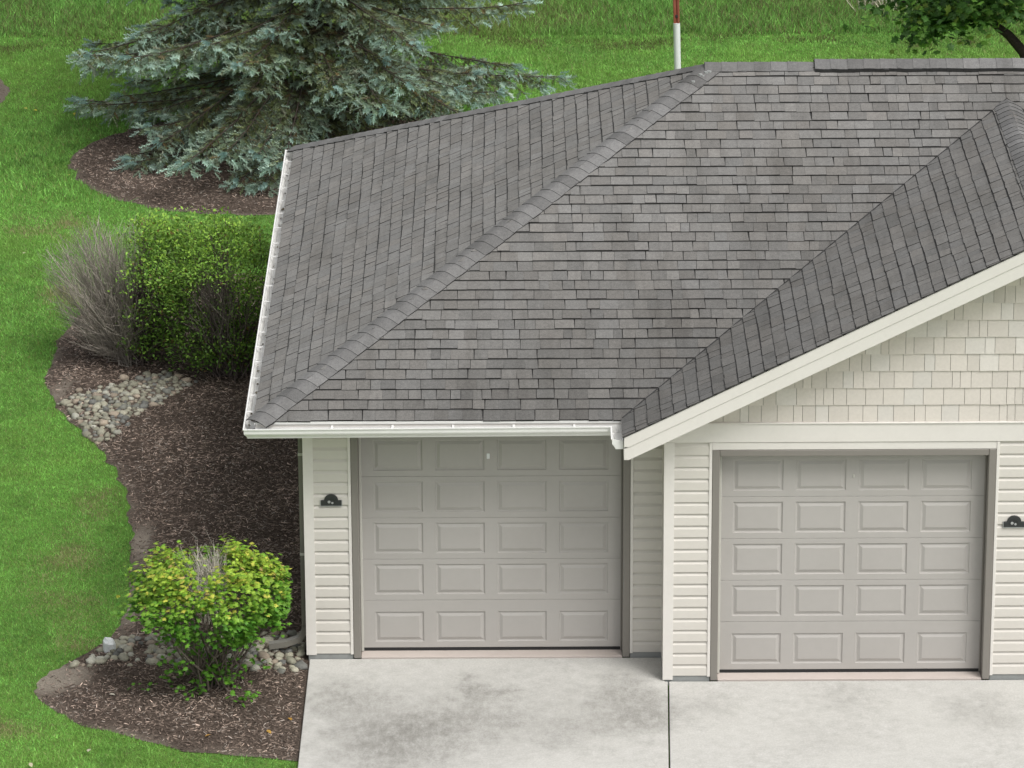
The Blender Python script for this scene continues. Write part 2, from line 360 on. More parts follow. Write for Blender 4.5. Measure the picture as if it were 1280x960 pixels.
bed('mulch_bed', EBED, 'pale bark mulch patch in the lawn away from the spruce', 400, 23, lambda x, y, d: np.clip(.45+0*d, 0, 1))

# river stones laid in two drainage runs
def stone_template(seed, seg=7, ring=5):
    g = np.random.default_rng(seed); V = [(0, 0, -1)]; 
    for i in range(1, ring):
        ph = -np.pi/2+np.pi*i/ring
        for j in range(seg):
            th = 2*np.pi*j/seg; r = 1+g.uniform(-.24, .2); V.append((r*np.cos(ph)*np.cos(th), r*np.cos(ph)*np.sin(th), r*np.sin(ph)))
    V.append((0, 0, 1)); F = []
    for j in range(seg): F.append((0, 1+(j+1) % seg, 1+j))
    for i in range(ring-2):
        for j in range(seg):
            a = 1+i*seg+j; b = 1+i*seg+(j+1) % seg; c = b+seg; d = a+seg; F += [(a, b, c), (a, c, d)]
    t = len(V)-1
    for j in range(seg): F.append((t, t-seg+j, t-seg+(j+1) % seg))
    return np.array(V, float), np.array(F)
STV = [stone_template(s) for s in range(6)]
SCOL = np.array([.97, .97, .91])*np.array([(.36, .345, .28), (.39, .375, .31), (.30, .29, .235), (.43, .41, .34), (.24, .24, .22), (.36, .345, .28), (.41, .34, .28), (.19, .19, .185), (.46, .45, .40)])*.80
def rock_run(P, label, smin, smax, count, seed, nobj):
    g = np.random.default_rng(seed); xs = [p[0] for p in P]; ys = [p[1] for p in P]
    m = MB(); zz = lambda x, y: float(bed_z(np.array([x]), np.array([y]), BED)[0])
    Q = smooth_poly(P, 1); c = (sum(p[0] for p in Q)/len(Q), sum(p[1] for p in Q)/len(Q))
    base = pyd('rock_bed', [(c[0], c[1], zz(*c)+.012)]+[(p[0], p[1], zz(*p)+.006) for p in Q], [(0, i+1, (i+1) % len(Q)+1) for i in range(len(Q))], MAT['mulch'])
    a = base.data.attributes.new('Col', 'FLOAT_COLOR', 'POINT')
    for d in a.data: d.color = (.25, .25, .25, 1)
    base['kind'] = 'structure'; base['label'] = label
    placed = []; tries = 0
    while len(placed) < count and tries < count*25:
        tries += 1; x = g.uniform(min(xs), max(xs)); y = g.uniform(min(ys), max(ys)); r = g.uniform(smin, smax)*(1.0 if len(placed) < count*.7 else .65)
        if not inpoly(np.array([x]), np.array([y]), P)[0]: continue
        if g.random() < .15: x += g.normal(0, .07); y += g.normal(0, .09)
        if x > -.08 or any((x-a)**2+(y-b)**2 < (.78*(r+q))**2 for a, b, q in placed): continue
        if not inpoly(np.array([x]), np.array([y]), BED)[0] or vnoise(np.array([x]), np.array([y]), .22)[0] < .2: continue
        placed.append((x, y, r))
    order = sorted(range(len(placed)), key=lambda i: -placed[i][2]); rest = []
    for rank, i in enumerate(order):
        x, y, r = placed[i]; tv, tf = STV[g.integers(6)]; z = zz(x, y)
        sc = np.array([r*g.uniform(.95, 1.3), r*g.uniform(.75, 1.0), r*g.uniform(.5, .75)]); an = g.uniform(0, 6.28)
        Rm = np.array(Matrix.Rotation(an, 3, 'Z') @ Matrix.Rotation(g.normal(0, .2), 3, 'X'))
        col = SCOL[g.integers(len(SCOL))]*g.uniform(.75, 1.2)
        if rank < nobj:
            me = mesh_np('stone', (tv*sc)@Rm.T, tf, np.repeat(col[None], len(tv), 0), False)
            link('stone', me, MAT['stone'], base, (x, y, z+sc[2]*.25))
        else: rest.append(((tv*sc)@Rm.T+np.array([x, y, z+sc[2]*.4]), tf, np.repeat(col[None], len(tv), 0)))
    if rest:
        off = 0; VV = []; FF = []; CC = []
        for v, f, c_ in rest: VV.append(v); FF.append(f+off); CC.append(c_); off += len(v)
        o = link('small_stones', mesh_np('small_stones', np.concatenate(VV), np.concatenate(FF), np.concatenate(CC), True), MAT['stone'], base); o['kind'] = 'stuff'
    return base
rock_run([(-3.3, 7.95), (-3.05, 7.3), (-2.86, 6.62), (-2.66, 6.5), (-2.45, 7.15), (-2.1, 7.75), (-1.85, 8.2), (-1.8, 8.6), (-2.05, 8.8), (-2.35, 8.6), (-2.75, 8.25)], 'run of pale river stones below the two thinning shrubs', .028, .066, 330, 31, 200)
rock_run([(-2.12, .42), (-1.8, .62), (-1.2, .5), (-.6, .62), (-.05, .62), (-.06, -.5), (-.3, -.38), (-.7, -.25), (-1.2, -.18), (-1.6, -.10), (-1.95, -.06), (-2.3, -.26), (-2.35, -.18), (-2.05, .1)], 'run of mixed river stones behind the yellow green shrub', .03, .072, 360, 32, 220)
o = MB().box((-.058, -.07, -.09), (.058, .07, .09), (.70, .72, .72)).obj('boulder', MAT['stone'], None, .028); o.location = (-2.09, .2, .05)
gb = random.Random(2)
for v in o.data.vertices: v.co = (v.co.x*gb.uniform(.85, 1.1)-.15*v.co.z, v.co.y*gb.uniform(.85, 1.1), v.co.z*gb.uniform(.9, 1.1))
o.data.attributes['Col'].data.foreach_set('color', np.tile(np.array([.70, .72, .72, 1], np.float32), len(o.data.vertices)))
o.rotation_euler = (0.15, .1, .4); tag(o, 'white block shaped rock at the lawn end of the river stones', 'rock')

# ------------------------------------------------------------------ house
house = empty('house', (0, 0, 0), 'grey shingled duplex garage house with cream siding and two garage doors', 'house')
SID = MAT['siding']; TR = MAT['trim']; EX = .127
def siding(wall, axis, fixed, a0, a1, z0, z1, sgn):
    """Dutch-lap planks on the plane axis=fixed; sgn is the outward direction"""
    z = z0
    while z < z1-.02:
        h = min(EX, z1-z)
        pr = [(0, 0), (.022, 0), (.0225, .004), (.0205, .084), (.016, .093), (.008, .105), (.003, .116), (.0025, EX+.003), (0, EX+.003)]
        pr = [(q, min(w, h)) for q, w in pr]
        if axis == 'y': prof = [(fixed+sgn*q, z+w) for q, w in pr]; MB().prism(prof, 'x', a0, a1).obj('siding_plank', SID, wall)
        else: prof = [(fixed+sgn*q, z+w) for q, w in pr]; MB().prism(prof, 'y', a0, a1).obj('siding_plank', SID, wall)
        z += EX
ZT = 2.60; ZB = .055
w_front = MB().box((0, 0, .03), (X1+.04, .14, ZT+.12)).box((X1+WJ-.04, 0, .03), (XC-.002, .14, ZT+.12)).box((X1+.04, 0, HT-.02), (X1+WJ-.04, .14, ZT+.12)).obj('wall', SID, house)
siding(w_front, 'y', -.001, .075, X1-.03, ZB, ZT, -1); siding(w_front, 'y', -.001, X1+WJ+.03, XC-.002, ZB, ZT, -1)
for a, b in ((X1-.032, X1-.002), (X1+WJ+.002, X1+WJ+.032)): box('channel_trim', (a, -.030, ZB-.01), (b, .0, ZT+.02), TR, w_front)
corner_prof = [(-.026, .005), (-.026, -.028), (.078, -.028), (.078, -.006), (.07, .0), (0, .0)]
MB().prism(corner_prof, 'z', .042, ZT+.06).obj('corner_post', TR, w_front)
MB().box((-.022, .005, .042), (-.001, .08, ZT+.06)).obj('corner_post', TR, w_front)
w_side = box('wall', (.0, .142, .03), (.14, 8.66, ZT+.12), SID, house, 0); siding(w_side, 'x', -.001, .082, 8.6, ZB, ZT+.1, -1)
w_back = box('wall', (.002, 8.662, .03), (XEND-.6, 8.8, ZT+.12), SID, house, 0)
w_wing = MB().box((XC, -D_, .03), (X2+.04, -D_+.14, ZT)).box((X2+WJ-.04, -D_, .03), (11.28, -D_+.14, ZT)).box((X2+.04, -D_, HT-.02), (X2+WJ-.04, -D_+.14, ZT)).obj('wall', SID, house)
siding(w_wing, 'y', -D_-.001, XC+.075, X2-.03, ZB, ZT, -1); siding(w_wing, 'y', -D_-.001, X2+WJ+.03, 11.2, ZB, ZT, -1)
for a, b in ((X2-.032, X2-.002), (X2+WJ+.002, X2+WJ+.032)): box('channel_trim', (a, -D_-.030, ZB-.01), (b, -D_, ZT), TR, w_wing)
box('channel_trim', (X2-.001, -D_-.024, HT+.002), (X2+WJ+.001, -D_, ZT), TR, w_wing)
MB().prism([(x+XC, y-D_) for x, y in corner_prof], 'z', .012, ZT).obj('corner_post', TR, w_wing)
MB().box((XC-.022, -D_+.005, .012), (XC-.001, -D_+.08, ZT)).obj('corner_post', TR, w_wing)
w_wside = box('wall', (XC, -D_+.142, .03), (XC+.14, -.002, ZT), SID, house, 0); siding(w_wside, 'x', XC-.001, -D_+.082, -.022, ZB, ZT, -1)
box('wall', (11.14, -D_+.142, .03), (11.28, -.01, ZT), SID, house, 0)
# foundation under the siding
for a, b, y in ((-.005, X1-.005, 0), (X1+WJ+.005, XC-.006, 0)): box('foundation', (a, y-.012, -.1), (b, y+.12, .052), MAT['found'], house, 0)
for a, b in ((XC-.005, X2-.005), (X2+WJ+.005, 11.28)): box('foundation', (a, -D_-.012, -.1), (b, -D_+.12, .052), MAT['found'], house, 0)
box('foundation', (-.008, .125, -.1), (.12, 8.7, .052), MAT['found'], house, 0)

# gable end with shakes
def zr_(x): return ZS+P_*(min(x, 2*XV-x)-XR)
gw = MB().prism([(XC, ZT+.001), (11.28, ZT+.001), (11.28, zr_(11.28)-.1), (XV, ZG-.1), (XC, zr_(XC)-.1)], 'y', -D_, -D_+.12).obj('gable_wall', MAT['spout'], house)
row = 0; z = 2.815; shake_n = 0; shake_field = MB()
while z < ZG-.2:
    lim = XR+(z+.02-ZS)/P_; x = max(XC, lim-.1)+random.uniform(-.1, 0)
    while x < min(11.28, 2*XV-lim+.1):
        w = random.choice([.085, .105, .13, .15, .165, .2, .2]); w *= random.uniform(.93, 1.07); gp = .0042
        a, b = max(x, XC), min(x+w-gp, 11.28)
        if b-a > .02:
            top = lambda xx: min(z+.181, zr_(xx)-.06)
            if top(a) > z+.01 or top(b) > z+.01:
                ta, tb = max(top(a), z+.004), max(top(b), z+.004); bo = z+random.uniform(-.0012, .0012); yb = -D_-.017-random.uniform(0, .004); yt = -D_-.006
                fa = yb+(yt-yb)*(ta-z)/.181; fb = yb+(yt-yb)*(tb-z)/.181
                tone = random.gauss(1, .035); cc = tuple(q*tone for q in (.605, .562, .508)) if random.random() < .85 else (.625*tone, .592*tone, .545*tone)
                m = MB() if x < 8.2 else shake_field; m.poly([(a, yb, bo), (b, yb, bo), (b, fb, tb), (a, fa, ta)], cc); m.poly([(a, -D_-.001, bo), (b, -D_-.001, bo), (b, yb, bo), (a, yb, bo)], cc)
                m.poly([(a, -D_-.001, bo), (a, yb, bo), (a, fa, ta), (a, -D_-.001, ta)], cc); m.poly([(b, yb, bo), (b, -D_-.001, bo), (b, -D_-.001, tb), (b, fb, tb)], cc)
                
                if x < 8.2: m.obj('shake', MAT['shake'], gw); shake_n += 1
        x += w
    z += .179; row += 1
o = shake_field.obj('shake_field', MAT['shake'], gw); o['kind'] = 'stuff'
# frieze board between siding and shakes
box('frieze_board', (XR+.30, -D_-.034, ZT+.004), (11.45, -D_-.001, 2.80), TR, house, .004)
box('drip_cap', (XR+.42, -D_-.045, 2.801), (11.35, -D_-.001, 2.814), TR, house, .002)
# rake boards, soffit and returns
def rake(side):
    X = lambda x: x if side < 0 else 2*XV-x
    def band(name, o0, o1, y0, y1):
        x0 = XR+.005; pts = [(X(x0), zr_(x0)-o0), (X(XV), ZG-o0), (X(XV), ZG-o1), (X(x0+.05), zr_(x0+.05)-o1), (X(x0), zr_(x0+.05)-o1)]
        return MB().prism(pts, 'y', y0, y1).obj(name, TR, house, .003)
    band('rake_board', .012, .135, YF-.006, YF+.03); band('rake_board', .1355, .275, YF+.002, YF+.03)
    MB().prism([(X(XR+.05), zr_(XR+.05)-.24), (X(XV), ZG-.24), (X(XV), ZG-.255), (X(XR+.05), zr_(XR+.05)-.255)], 'y', YF+.041, -D_-.002).obj('soffit', TR, house)
rake(-1); rake(1)
box('soffit', (XR+.02, -D_-.036, 2.585), (XC-.024, -.002, 2.60), TR, house, 0)
box('soffit', (XE+.02, YE+.02, 2.685), (XR+.018, -.002, 2.70), TR, house, 0)
box('soffit', (XE+.02, -.001, 2.685), (-.024, YB-.02, 2.70), TR, house, 0)
# fascia boards
box('fascia', (XE+.001, YE+.001, 2.645), (XR+.019, YE+.02, 2.755), TR, house, 0)
box('fascia', (XE+.001, YE+.021, 2.645), (XE+.02, YB-.001, 2.755), TR, house, 0)
box('fascia', (XE+.021, YB-.02, 2.645), (XEND-.1, YB-.001, 2.755), TR, house, 0)
box('fascia', (XR+.004, YF+.042, 2.56), (XR+.02, YE-.001, 2.755), TR, house, 0)

# ---- garage doors
def garage_door(x0, yf, name_label, marks):
    xo0, xo1 = x0+.075, x0+WJ-.075; yd = yf+.15; zt = HT-.068
    # frame
    box('door_jamb', (x0, yf-.03, .0 if yf > -.3 else -.0), (xo0, yf+.16, HT), MAT['jamb'], house, .006)
    box('door_jamb', (xo1, yf-.03, 0), (x0+WJ, yf+.16, HT), MAT['jamb'], house, .006)
    box('door_header', (xo0+.001, yf-.028, zt), (xo1-.001, yf+.16, HT-.001), MAT['jamb'], house, .005)
    box('weather_strip', (xo0+.001, yd-.035, .02), (xo0+.028, yd-.005, zt-.001), MAT['strip'], house, .004)
    box('weather_strip', (xo1-.018, yd-.03, .02), (xo1-.001, yd-.005, zt-.001), MAT['jamb'], house, .004)
    box('sill', (xo0+.002, yf-.02, -.1), (xo1-.002, yf+.3, .012), MAT['sill'], house, .004)
    W = xo1-xo0-.02; xa = xo0+.01
    heights = [.533, .457, .457, .457, .533]; z = .045; pw, gap = .505, .131; mg = (W-4*pw-3*gap)/2
    sec = MB(); cells = []
    for k, h in enumerate(heights):
        s0, s1 = z+.0035, z+h-.0035; ph = .335
        pz0 = s0+.062 if k else s0+.065; pz1 = pz0+ph
        xs = [xa]; 
        for c in range(4): xs += [xa+mg+c*(pw+gap), xa+mg+c*(pw+gap)+pw]
        xs.append(xa+W); zs = [s0, pz0, pz1, s1]
        for i in range(9):
            for j in range(3):
                if j == 1 and i % 2 == 1: cells.append((xs[i], xs[i+1], pz0, pz1)); continue
                sec.poly([(xs[i], yd, zs[j]), (xs[i+1], yd, zs[j]), (xs[i+1], yd, zs[j+1]), (xs[i], yd, zs[j+1])])
        sec.poly([(xa, yd, s1), (xa+W, yd, s1), (xa+W, yd+.006, s1+.0035), (xa, yd+.006, s1+.0035)]); sec.poly([(xa, yd+.006, s0-.0035), (xa+W, yd+.006, s0-.0035), (xa+W, yd, s0), (xa, yd, s0)])
        z += h
    me = sec.mesh('garage_door'); bm = bmesh.new(); bm.from_mesh(me); bmesh.ops.remove_doubles(bm, verts=bm.verts, dist=1e-5); bmesh.ops.recalc_face_normals(bm, faces=bm.faces); bm.to_mesh(me); bm.free()
    door = link('garage_door', me, MAT['door'], house); door['label'] = name_label
    box('door_backing', (xa+.001, yd+.031, .05), (xa+W-.001, yd+.05, z-.002), MAT['door'], door, 0)
    box('bottom_seal', (xa+.002, yd-.002, .014), (xa+W-.002, yd+.03, .043), MAT['rubber'], door, 0)
    for (a, b, c, d) in cells:
        rings = [(0, 0), (.006, .010), (.018, .012), (.026, .009), (.050, .000), (.056, .000)]; m = MB(); pr = None
        for ins, dep in rings:
            R = [(a+ins, yd+dep, c+ins), (b-ins, yd+dep, c+ins), (b-ins, yd+dep, d-ins), (a+ins, yd+dep, d-ins)]
            if pr:
                for i in range(4): m.poly([pr[i], pr[(i+1) % 4], R[(i+1) % 4], R[i]])
            pr = R
        m.poly(pr); me = m.mesh('panel'); bm = bmesh.new(); bm.from_mesh(me); bmesh.ops.remove_doubles(bm, verts=bm.verts, dist=1e-5); bm.normal_update(); bm.to_mesh(me); bm.free()
        link('panel', me, MAT['door'], door)
    for (mx, mz, s, mt) in marks:
        box('number_tag', (mx-.016*s, yd-.008, mz-.03*s), (mx+.016*s, yd-.001, mz+.03*s), MAT[mt], door, .004)
    return door
garage_door(X1, 0, 'grey raised panel garage door under the front gutter', [(X1+1.405, 2.17, 1, 'white')])
garage_door(X2, -D_, 'grey raised panel garage door under the gable', [(X2+1.44, 2.17, .6, 'strip')])
box('backing_wall', (.15, .5, 0), (11, .52, 2.5), MAT['dark'], house, 0)

# ---- roof
roof = MB()
t_ = .012
def deck(pts): roof.poly([(p[0], p[1], p[2]-t_) for p in pts]); roof.poly([(p[0], p[1], p[2]-t_-.03) for p in pts][::-1])
deck([(XE, YE, ZS), (XR, YE, ZS), (XV, YE+HG, ZG), (XV, YR, ZR), (XHE, YR, ZR)])
deck([(XV, YE+HG, ZG), (GR, YE, ZS), (XEND, YE, ZS), (XEND, YR, ZR), (XV, YR, ZR)])
deck([(XE, YB, ZS), (XE, YE, ZS), (XHE, YR, ZR)])
deck([(XEND, YB, ZS), (XE, YB, ZS), (XHE, YR, ZR), (XEND, YR, ZR)])
deck([(XR, YF, ZS), (XV, YF, ZG), (XV, YE+HG, ZG), (XR, YE, ZS)])
deck([(XV, YF, ZG), (GR, YF, ZS), (GR, YE, ZS), (XV, YE+HG, ZG)])
rf = link('roof', roof.mesh('roof'), MAT['shingle'], house)
a = rf.data.attributes['Col']; a.data.foreach_set('color', np.tile(np.array([.06, .06, .06, 1], np.float32), len(rf.data.vertices)))
def clip(poly, hp):
    for (a, b, c) in hp:                                               # keep a*u+b*s >= c
        out = []
        for i in range(len(poly)):
            p, q = poly[i], poly[(i+1) % len(poly)]; dp = a*p[0]+b*p[1]-c; dq = a*q[0]+b*q[1]-c
            if dp >= 0: out.append(p)
            if (dp >= 0) != (dq >= 0): t = dp/(dp-dq); out.append((p[0]+(q[0]-p[0])*t, p[1]+(q[1]-p[1])*t))
        poly = out
        if len(poly) < 3: return []
    return poly
TON = [.128, .135, .140, .145, .150, .156, .166]
def shingles(name, org, eu, es, u0, u1, smax, hpf, budget, seed, tone_at=lambda u, s: 1.0, gaps=(.002, .0025, .003, .004, .006)):
    """org + u*eu + s*es ; hpf(s) gives the half-planes of the course; wear(u, s) multiplies the tab tone by place on the slope"""
    g = random.Random(seed); eu = np.array(eu, float); es = np.array(es, float); en = np.cross(eu, es); en /= np.linalg.norm(en)
    if en[2] < 0: en = -en
    e = .1425; field = MB(); made = 0; org = np.array(org)
    nc = int(math.ceil(smax/e))
    for k in range(nc):
        s0 = k*e-(.012 if k == 0 else 0); s1 = min((k+1)*e+.03, smax); sl = (k+1)*e-(g.uniform(.008, .0115) if gaps[0] < .003 else g.uniform(.0125, .0155))
        u = u0-g.uniform(0, .3); tone_prev = g.choice(TON); ph = g.uniform(0, 6)
        while u < u1:
            w = g.choice([.10, .13, .15, .17, .19, .21, .24])*g.uniform(.92, 1.08); gap = g.choice(gaps)
            slant = g.gauss(0, .006); db = .005*math.sin(u*1.7+ph)+.003*math.sin(u*5.3+ph)+g.choice([0, 0, -.004]); db2 = db+g.gauss(0, .0015)
            P = [(u, s0+db), (u+w-gap, s0+db2), (u+w-gap+slant, s1), (u+slant*.5, s1)]
            if g.random() < .93: tone_prev = g.choice(TON)
            tn = (tone_prev if gaps[0] < .003 else .4*.146+.6*tone_prev)*g.uniform(.95, 1.05)*tone_at(u, s0); thick = g.choice([.010, .012, .0145, .0175])
            hp = hpf(k*e); Q = clip(P, hp); u += w
            if len(Q) < 3: continue
            lift = lambda q: thick+(.0035-thick)*min(1, max(0, (q-s0)/(e)))
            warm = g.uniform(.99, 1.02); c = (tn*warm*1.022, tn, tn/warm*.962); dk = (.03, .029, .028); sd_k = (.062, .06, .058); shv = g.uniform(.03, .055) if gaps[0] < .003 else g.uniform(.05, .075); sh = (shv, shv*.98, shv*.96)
            W3 = lambda p, h: org+eu*p[0]+es*p[1]+en*h
            m = MB() if made < budget else field
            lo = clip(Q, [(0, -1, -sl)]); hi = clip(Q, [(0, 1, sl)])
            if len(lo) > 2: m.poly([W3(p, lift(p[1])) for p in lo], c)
            if len(hi) > 2: m.poly([W3(p, lift(p[1])) for p in hi], sh)             # contact shadow and dirt below the next butt, painted as a dark band
            for i in range(len(Q)):
                j = (i+1) % len(Q); a, b = Q[i], Q[j]; m.poly([W3(a, -.004), W3(b, -.004), W3(b, lift(b[1])), W3(a, lift(a[1]))], dk if abs(a[1]-b[1]) < .03 else sd_k)
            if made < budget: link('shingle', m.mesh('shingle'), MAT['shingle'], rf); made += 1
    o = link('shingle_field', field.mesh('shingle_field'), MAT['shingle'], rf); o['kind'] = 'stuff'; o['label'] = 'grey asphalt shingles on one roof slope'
L = 1/CA
hipF = lambda s: [(1, -CA, XE), (-1, CA, -XR)] if s*CA < HG-.02 else [(1, -CA, XE)]
shingles('front', (0, YE, ZS), (1, 0, 0), (0, CA, SA), XE, XV, RUN*L, hipF, 300, 1, lambda u, q: 1.02-.16*max(0, min(1, 1-(XR+q*CA-u)/2.6))-.10*max(0, 1-q/2.5)+.16*q/5)  # tone falls towards valley and eave, rises towards the ridge
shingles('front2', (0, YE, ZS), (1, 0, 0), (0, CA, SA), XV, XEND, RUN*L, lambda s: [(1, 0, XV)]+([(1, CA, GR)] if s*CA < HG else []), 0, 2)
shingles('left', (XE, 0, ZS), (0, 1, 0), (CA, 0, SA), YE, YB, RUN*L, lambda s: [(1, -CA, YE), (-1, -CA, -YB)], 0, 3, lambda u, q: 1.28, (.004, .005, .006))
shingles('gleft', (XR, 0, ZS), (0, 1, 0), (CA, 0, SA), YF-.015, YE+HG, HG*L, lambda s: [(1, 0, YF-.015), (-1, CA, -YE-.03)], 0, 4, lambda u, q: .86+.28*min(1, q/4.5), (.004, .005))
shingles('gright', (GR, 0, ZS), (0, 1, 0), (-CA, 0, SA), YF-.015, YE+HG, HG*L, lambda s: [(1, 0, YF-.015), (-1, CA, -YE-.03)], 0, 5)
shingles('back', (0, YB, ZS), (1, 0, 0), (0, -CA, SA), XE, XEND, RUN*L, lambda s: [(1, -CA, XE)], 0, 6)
# the cap shingles bent over hips and ridges
def caps(A, B, d1, d2, seed, ex=.15, hw=.155, lift=lambda s: 0, endlift=.0):
    g = random.Random(seed); A = np.array(A, float); B = np.array(B, float); Lh = np.linalg.norm(B-A); T = (B-A)/Lh
    d1 = np.array(d1, float)/np.linalg.norm(d1); d2 = np.array(d2, float)/np.linalg.norm(d2); up = -(d1+d2); up /= np.linalg.norm(up)
    n = int(Lh/ex)
    for k in range(n):
        s0 = k*ex+g.uniform(-.008, .008); s1 = min(s0+ex*1.5, Lh+.02); tn = g.choice(TON)*g.uniform(1.0, 1.14); lf = lift(s0)
        c = (tn*1.01, tn, tn*.99); rows = []
        for s, h in ((s0, .0215+lf), (s0+ex*.5, .0185+lf), (s1, .0145+lf)):
            h1 = hw+g.uniform(-.006, .006)
            n1 = np.cross(T, d1); n1 = n1 if n1 @ up > 0 else -n1; n2 = np.cross(T, d2); n2 = n2 if n2 @ up > 0 else -n2
            q = A+T*s
            rows.append([q+d1*h1+n1*h, q+d1*h1*.5+n1*(h+.002), q+d1*.055+n1*(h+.001), q+d1*.022+n1*(h-.003), q+up*(h-.007), q+d2*.022+n2*(h-.003), q+d2*.055+n2*(h+.001), q+d2*h1*.5+n2*(h+.002), q+d2*h1+n2*h])
        m = MB(); nr = len(rows[0])
        for i in range(2):
            for j in range(nr-1): m.poly([rows[i][j], rows[i][j+1], rows[i+1][j+1], rows[i+1][j]], c)
        dk = (.03, .03, .03); low = [p-up*(.0075+lf) for p in rows[0]]
        for j in range(nr-1): m.poly([low[j], low[j+1], rows[0][j+1], rows[0][j]], dk)
        for j in (0, nr-1):
            for i in range(2): m.poly([rows[i][j]-up*(.0155+lf), rows[i+1][j]-up*(.0155+lf), rows[i+1][j], rows[i][j]], dk)
        link('cap_shingle', m.mesh('cap_shingle'), MAT['shingle'], rf)
hl = math.sqrt(2+P_*P_)
def perp(T, d): T = np.array(T)/np.linalg.norm(T); d = np.array(d, float); return d-T*(T@d)
T1 = (1, 1, P_); caps((XE, YE, ZS), (XHE, YR, ZR), perp(T1, (1, 0, 0)), perp(T1, (0, 1, 0)), 51)
T2 = (1, -1, P_); caps((XE, YB, ZS), (XHE, YR, ZR), perp(T2, (1, 0, 0)), perp(T2, (0, -1, 0)), 52)
caps((XHE-.1, YR, ZR), (XHE+1.13, YR, ZR+.0), (0, -CA, -SA), (0, CA, -SA), 53, ex=.18)
caps((XHE+1.09, YR, ZR), (XEND, YR, ZR), (0, -CA, -SA), (0, CA, -SA), 54, ex=.18, lift=lambda s: .028)
caps((XV, YF-.01, ZG), (XV, YE+HG+.12, ZG), (-CA, 0, -SA), (CA, 0, -SA), 55, ex=.15)
# sealant smeared where hip and ridge meet
for i in range(5):
    x = XHE+random.uniform(-.25, -.02); f = x-XHE; y = YR-.05-max(0, -f)-random.uniform(0, .05)
    n = 6; s = random.uniform(.012, .03)
    zc = ZS+P_*(y-YE)+.034
    MB().prism([(x+s*math.cos(a)*random.uniform(.6, 1.3), y+s*.8*math.sin(a)) for a in [2*math.pi*q/n for q in range(n)]], 'z', zc-.02, zc-.002).obj('sealant', MAT['found'], rf)
for sg in (-1, 1):                                                     # tar line of the closed-cut valleys
    X = lambda x: x if sg < 0 else 2*XV-x
    n = 40; V = []; F = []
    for i in range(n+1):
        f = i/n*HG; wv = .006+.004*math.sin(i*2.3); a = (X(XR+f), YE+f, ZS+P_*f)
        V += [(a[0]-.7*wv, a[1]+.7*wv, a[2]+.012), (a[0]+.7*wv, a[1]-.7*wv, a[2]+.012), (a[0], a[1], a[2]+.022)] if sg < 0 else [(a[0]+.7*wv, a[1]+.7*wv, a[2]+.012), (a[0]-.7*wv, a[1]-.7*wv, a[2]+.012), (a[0], a[1], a[2]+.022)]
        if i: q = 3*(i-1); F += [(q, q+2, q+5, q+3), (q+1, q+4, q+5, q+2)]
    pyd('valley_seal', V, F, MAT['rubber'], rf)
